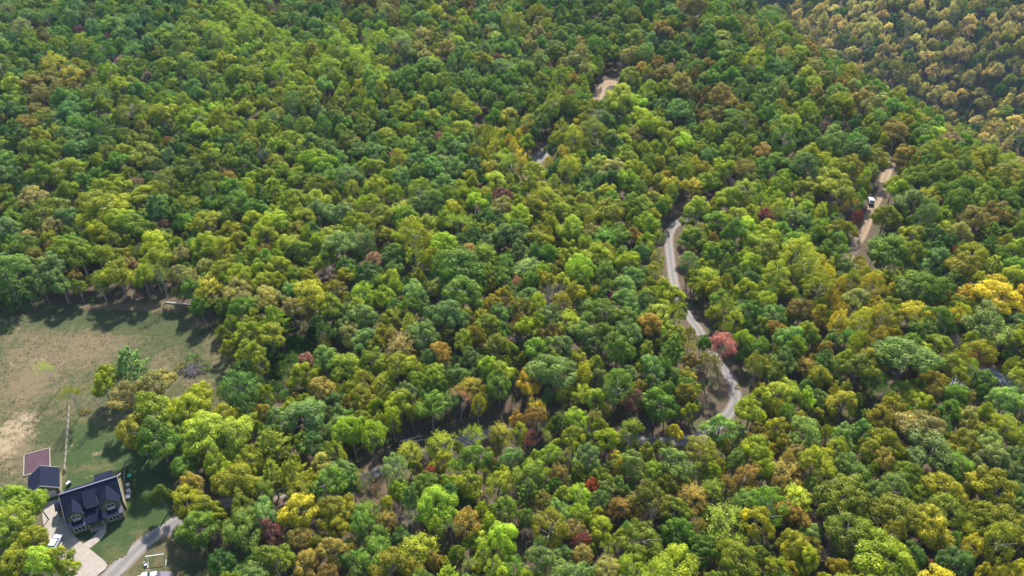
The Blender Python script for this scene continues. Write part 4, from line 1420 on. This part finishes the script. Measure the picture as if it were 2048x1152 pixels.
mb = MB(); mb.prism([(.55 * math.cos(a), .55 * math.sin(a), .1) for a in np.linspace(0, 2 * math.pi, 13)[:-1]], (0, 0, .12)); mb.prism([(.4 * math.cos(a), .4 * math.sin(a), .22) for a in np.linspace(0, 2 * math.pi, 13)[:-1]], (0, 0, .06))
tag(mb.build('tank_lid', M['lid'], None, p), 'round green lid set in the lawn above the white tank', 'lid')
p = at(139, 971)
gr2 = empty('barbecue_grill', p, hrz + .6)
tag(gr2, 'small white topped grill between the garage and the farmhouse', 'grill')
MB().prism([(-.6, -.3, .75), (.6, -.3, .75), (.6, -.3, 1.0), (.45, -.3, 1.2), (-.45, -.3, 1.2), (-.6, -.3, 1.0)], (0, .6, 0)).build('hood', M['white'], gr2)
MB().box(-.5, .5, -.25, .25, .2, .75).build('cabinet', M['dark'], gr2)
for sx in (-1, 1):
    for sy in (-1, 1):
        MB().box(sx * .45 - .04, sx * .45 + .04, sy * .2 - .04, sy * .2 + .04, 0, .2).build('leg', M['dark'], gr2)

# vehicles
def car(loc, rz, paint, label, cat='car', pickup=False):
    c = empty('pickup_truck' if pickup else 'parked_car', loc, rz)
    tag(c, label, cat)
    L_, W_ = (2.6 if pickup else 2.2), .88
    body = [(-L_, .45), (L_, .45), (L_ + .02, .8), (L_ - .15, .98), (.9, 1.05), (-L_ + .1, 1.05), (-L_ - .02, .8)]
    b = MB(); b.prism([(x, -W_, z) for x, z in body], (0, 2 * W_, 0)); b.build('body', paint, c)
    if pickup:
        cab = [(-.55, 1.05), (1.25, 1.05), (.75, 1.72), (-.35, 1.76)]
    else:
        cab = [(-L_ + .25, 1.05), (1.1, 1.05), (.35, 1.58), (-1.3, 1.62), (-L_ + .45, 1.45)]
    t = MB(); t.prism([(x, -W_ + .1, z) for x, z in cab], (0, 2 * W_ - .2, 0)); cb = t.build('cabin', M['glass'], c)
    top = [p_ for p_ in cab if p_[1] > 1.5]
    xa, xb = min(p_[0] for p_ in top), max(p_[0] for p_ in top)
    zt = max(p_[1] for p_ in top)
    MB().prism([(xa - .05, -W_ + .08, zt - .03), (xb + .05, -W_ + .08, zt - .05), (xb + .05, W_ - .08, zt - .05), (xa - .05, W_ - .08, zt - .03)], (0, 0, .06)).build('cabin_roof', paint, cb)
    if pickup:
        MB().box(-L_ + .12, -.7, -W_ + .12, W_ - .12, 1.052, 1.06).build('truck_bed', M['dark'], c)
    for sx in (-1, 1):
        for sy in (-1, 1):
            n = 12
            pts = [(sx * L_ * .62 + .34 * math.cos(k * 2 * math.pi / n), sy * W_ - sy * .18, .34 + .34 * math.sin(k * 2 * math.pi / n)) for k in range(n)]
            w_ = MB(); w_.prism(pts, (0, sy * .2, 0)); wo = w_.build('wheel', M['rubber'], c)
            pts = [(sx * L_ * .62 + .2 * math.cos(k * 2 * math.pi / n), sy * W_ + sy * .021, .34 + .2 * math.sin(k * 2 * math.pi / n)) for k in range(n)]
            w_ = MB(); w_.prism(pts, (0, sy * .01, 0)); w_.build('rim', M['trim'], wo)
    for sy in (-1, 1):
        MB().box(L_ - .02, L_ + .04, sy * .62 - .18, sy * .62 + .18, .72, .86).build('headlight', M['white'], c)
        MB().box(-L_ - .05, -L_ + .01, sy * .68 - .1, sy * .68 + .1, .72, .95).build('tail_light', M['mauve'], c)
    return c
p = at(113, 1090); p.z += .32
car(p, hrz + 1.1, M['white_car'], 'white car parked on the concrete driveway under the tree')
p = at(1741, 405); p.z += .2
car(p, 1.35, M['white_car'], 'white vehicle at the top of the dirt track on the ridge')
p = at(1904, 491)
car(p, .4, M['blue_car'], 'dark blue vehicle half hidden in the wood on the ridge')
p = at(291, 1160)
car(p, .35, M['white_car'], 'white pickup truck cut off by the bottom edge beside the shed', 'truck', True)

# shed at the bottom edge
p = at(330, 1178)
sh = empty('shed', p, .35)
tag(sh, 'small shed with a weathered mauve grey roof at the bottom edge', 'shed')
MB().box(-1.8, 1.8, -2.2, 2.2, 0, 2.2).build('wall', M['siding'], sh)
roof_pair(sh, 0, 0, 1.8, 4.9, 2.2, 3.3, 'y', .3, .12, 'roof_pale', None)
MB().box(-.5, .5, -2.26, -2.21, 0, 1.9).build('door', M['dark'], sh)

# white pipe frame and chair on the verge
a, b = at(291, 1113, 2.1), at(327, 1108, 2.1)
fm = empty('pipe_frame', a)
tag(fm, 'white pipe goal frame standing on the verge beside the gravel road', 'goal frame')
bv = Vector((b.x - a.x, b.y - a.y, b.z - a.z))
MB().bar((0, 0, 2.1), (bv.x, bv.y, bv.z + 2.1), .12).build('crossbar', M['white'], fm)
MB().bar((0, 0, -.1), (0, 0, 2.1), .12).build('post', M['white'], fm)
MB().bar((bv.x, bv.y, bv.z - .1), (bv.x, bv.y, bv.z + 2.1), .12).build('post', M['white'], fm)
MB().bar((bv.x, bv.y, bv.z + .05), (bv.x + .5, bv.y - 1.6, bv.z + .05), .10).build('foot_bar', M['white'], fm)
MB().bar((0, 0, .05), (.5, -1.6, .05), .10).build('foot_bar', M['white'], fm)
p = at(292, 1131)
chs = empty('garden_chair', p, .8)
tag(chs, 'white garden chair below the white pipe frame', 'chair')
MB().box(-.3, .3, -.3, .3, .4, .46).build('seat', M['white'], chs)
MB().prism([(-.3, .28, .46), (.3, .28, .46), (.3, .42, 1.0), (-.3, .42, 1.0)], (0, .05, 0)).build('backrest', M['white'], chs)
for sx in (-1, 1):
    for sy in (-1, 1):
        MB().box(sx * .26 - .03, sx * .26 + .03, sy * .26 - .03, sy * .26 + .03, 0, .4).build('leg', M['white'], chs)

# house at the left edge of the wood
p = at(-2, 552)
h2 = empty('cabin', p, -.5)
tag(h2, 'grey roofed cabin with teal trim half hidden at the edge of the wood', 'cabin')
MB().box(-4.5, 4.5, -3.2, 3.2, 0, 3.0).build('wall', M['trim'], h2)
for s in (-1, 1):
    MB().prism([(s * 4.45, -3.2, 3.0), (s * 4.45, 3.2, 3.0), (s * 4.45, 0, 5.2)], (-s * .2, 0, 0)).build('gable_wall', M['trim'], h2)
roof_pair(h2, 0, 0, 3.2, 9.8, 3.0, 5.4, 'x', .4, .14, 'grey_roof', 'teal')
for xx in (-2.5, 0, 2.5):
    window(h2, xx, -3.212, 1.0, 1.1, 1.2, 2)

# brush pile, fallen logs, bushes
br = np.random.default_rng(31)
p = at(385, 742)
bp = empty('brush_pile', p)
tag(bp, 'heap of grey cut branches and dead leaves in the meadow', 'brush pile')
def stick(r_, L_):
    mb = MB()
    mb.tube([(-L_ / 2, 0, 0), (-L_ * .1, r_.normal(0, .12), r_.normal(0, .1)), (L_ / 2, r_.normal(0, .2), r_.normal(0, .15))], [.07, .05, .02], 5)
    for k in range(3):
        x = r_.uniform(-.1, .4) * L_
        mb.tube([(x, 0, 0), (x + .5, r_.uniform(-.5, .5), r_.uniform(.0, .5))], [.035, .012], 4)
    return mb
protos = []
for k in range(4):
    mb = stick(br, br.uniform(2.2, 3.6))
    o = mb.build('branch', M['brush'], bp); protos.append(o)
for k in range(96):
    o = protos[k] if k < 4 else protos[k % 4].copy()
    if k >= 4:
        C.objects.link(o); o.parent = bp
    a = br.uniform(0, 6.28); q = br.uniform(0, 1) ** .7 * 3.2
    o.location = (q * math.cos(a), q * .8 * math.sin(a), .15 + 1.5 * max(.1, 1 - q / 3.4) * br.uniform(.3, 1))
    o.rotation_euler = (br.uniform(-.3, .3), br.uniform(-.45, .45), br.uniform(0, 6.28))

def shrub(px_, py_, wpx, code, label, hz=1.0):
    p_ = at(px_, py_)
    _, _, d_ = project(p_.x, p_.y, p_.z)
    v = FAMILY['shrub'][br.integers(3)]
    s = wpx * d_ / F_PX / WID[v]
    root = empty('bush', p_, br.uniform(0, 6))
    root.scale = (s, s, s * hz)
    tag(root, label, 'bush')
    o_ = bpy.data.objects.new('stem', VAR[v]['trunk']); C.objects.link(o_); o_.parent = root
    o_ = bpy.data.objects.new('foliage', VAR[v]['crown']); C.objects.link(o_); o_.parent = root
    o_['leaf_colour'] = [float(c) for c in colour_of(code, br)]
shrub(362, 738, 34, 'b', 'brown leafed bush on the meadow side of the brush pile', .7)
shrub(408, 738, 32, 'd', 'dark green bush behind the brush pile toward the wood', .7)
shrub(384, 724, 44, 'd', 'dark green bush just above the brush pile', .8)
shrub(17, 663, 26, 'd', 'lone dark bush low in the open meadow', .6)
for k, (a, b, c, d) in enumerate(((10, 622, 44, 'd'), (40, 616, 44, 'd'), (66, 610, 36, 'd'), (-8, 604, 50, 'd'), (30, 600, 40, 'g'))):
    shrub(a, b, c, d, ['dark bush at the frame end of the upper meadow edge', 'dark bush second along the upper meadow edge', 'smaller dark bush third along the upper meadow edge',
                       'dark bush behind the first one of the upper meadow edge', 'mid green bush above the second one of the upper meadow edge'][k], 1.0)
for k, (a, b, c, d, l) in enumerate(((170, 826, 22, 'b', 'low brown bush at the lawn end of the pale fence'), (1475, 775, 16, 'b', 'brown bush on the bank outside the lower hairpin'), (1490, 800, 18, 'o', 'olive bush on the bank outside the lower hairpin'),
                                    (1405, 610, 30, 'd', 'dark bush beside the road below the upper bend'), (1430, 650, 28, 'd', 'dark bush just above the pink-red roadside maple'))):
    shrub(a, b, c, d, l, .8)

def log(pa, pb, r_, label):
    A, B = at(*pa), at(*pb)
    v = B - A
    root = empty('fallen_log', A)
    tag(root, label, 'log')
    MB().tube([(0, 0, r_), tuple(v * .5 + Vector((0, 0, r_))), tuple(v + Vector((0, 0, r_)))], [r_, r_ * .8, r_ * .5], 8).build('trunk', M['log'], root, smooth=True)
    MB().tube([tuple(v * .7 + Vector((0, 0, r_))), tuple(v * .85 + Vector((.2, .9, .7)))], [r_ * .4, r_ * .15], 5).build('limb', M['log'], root)
log((332, 606), (386, 611), .28, 'long pale fallen log along the upper meadow edge')
log((1856, 487), (1874, 497), .3, 'pale fallen log beside the dark blue vehicle')
log((800, 884), (845, 872), .22, 'grey fallen trunk lying on the shaded bank above the road')
log((806, 890), (850, 879), .18, 'thinner grey trunk lying below another on the shaded bank')

# ------------------------------------------------------------------ thin haze in the air
zlo = float(GH.min()) - 2.0
hz = MB().box(GX0 - 6, GX1 + 6, -40, GY1 + 6, zlo, CAM_Z + 12)
m = bpy.data.materials.new('haze')
m.use_nodes = True
nt = m.node_tree
for n in list(nt.nodes):
    nt.nodes.remove(n)
out = nt.nodes.new('ShaderNodeOutputMaterial')
pv = nt.nodes.new('ShaderNodeVolumePrincipled')
pv.inputs['Color'].default_value = (.50, .76, 1.0, 1)
pv.inputs['Density'].default_value = 0.00004
pv.inputs['Anisotropy'].default_value = 0.25
nt.links.new(pv.outputs[0], out.inputs['Volume'])
tag(hz.build('haze', m), 'thin pale haze in the air over the wooded hills', kind='stuff')
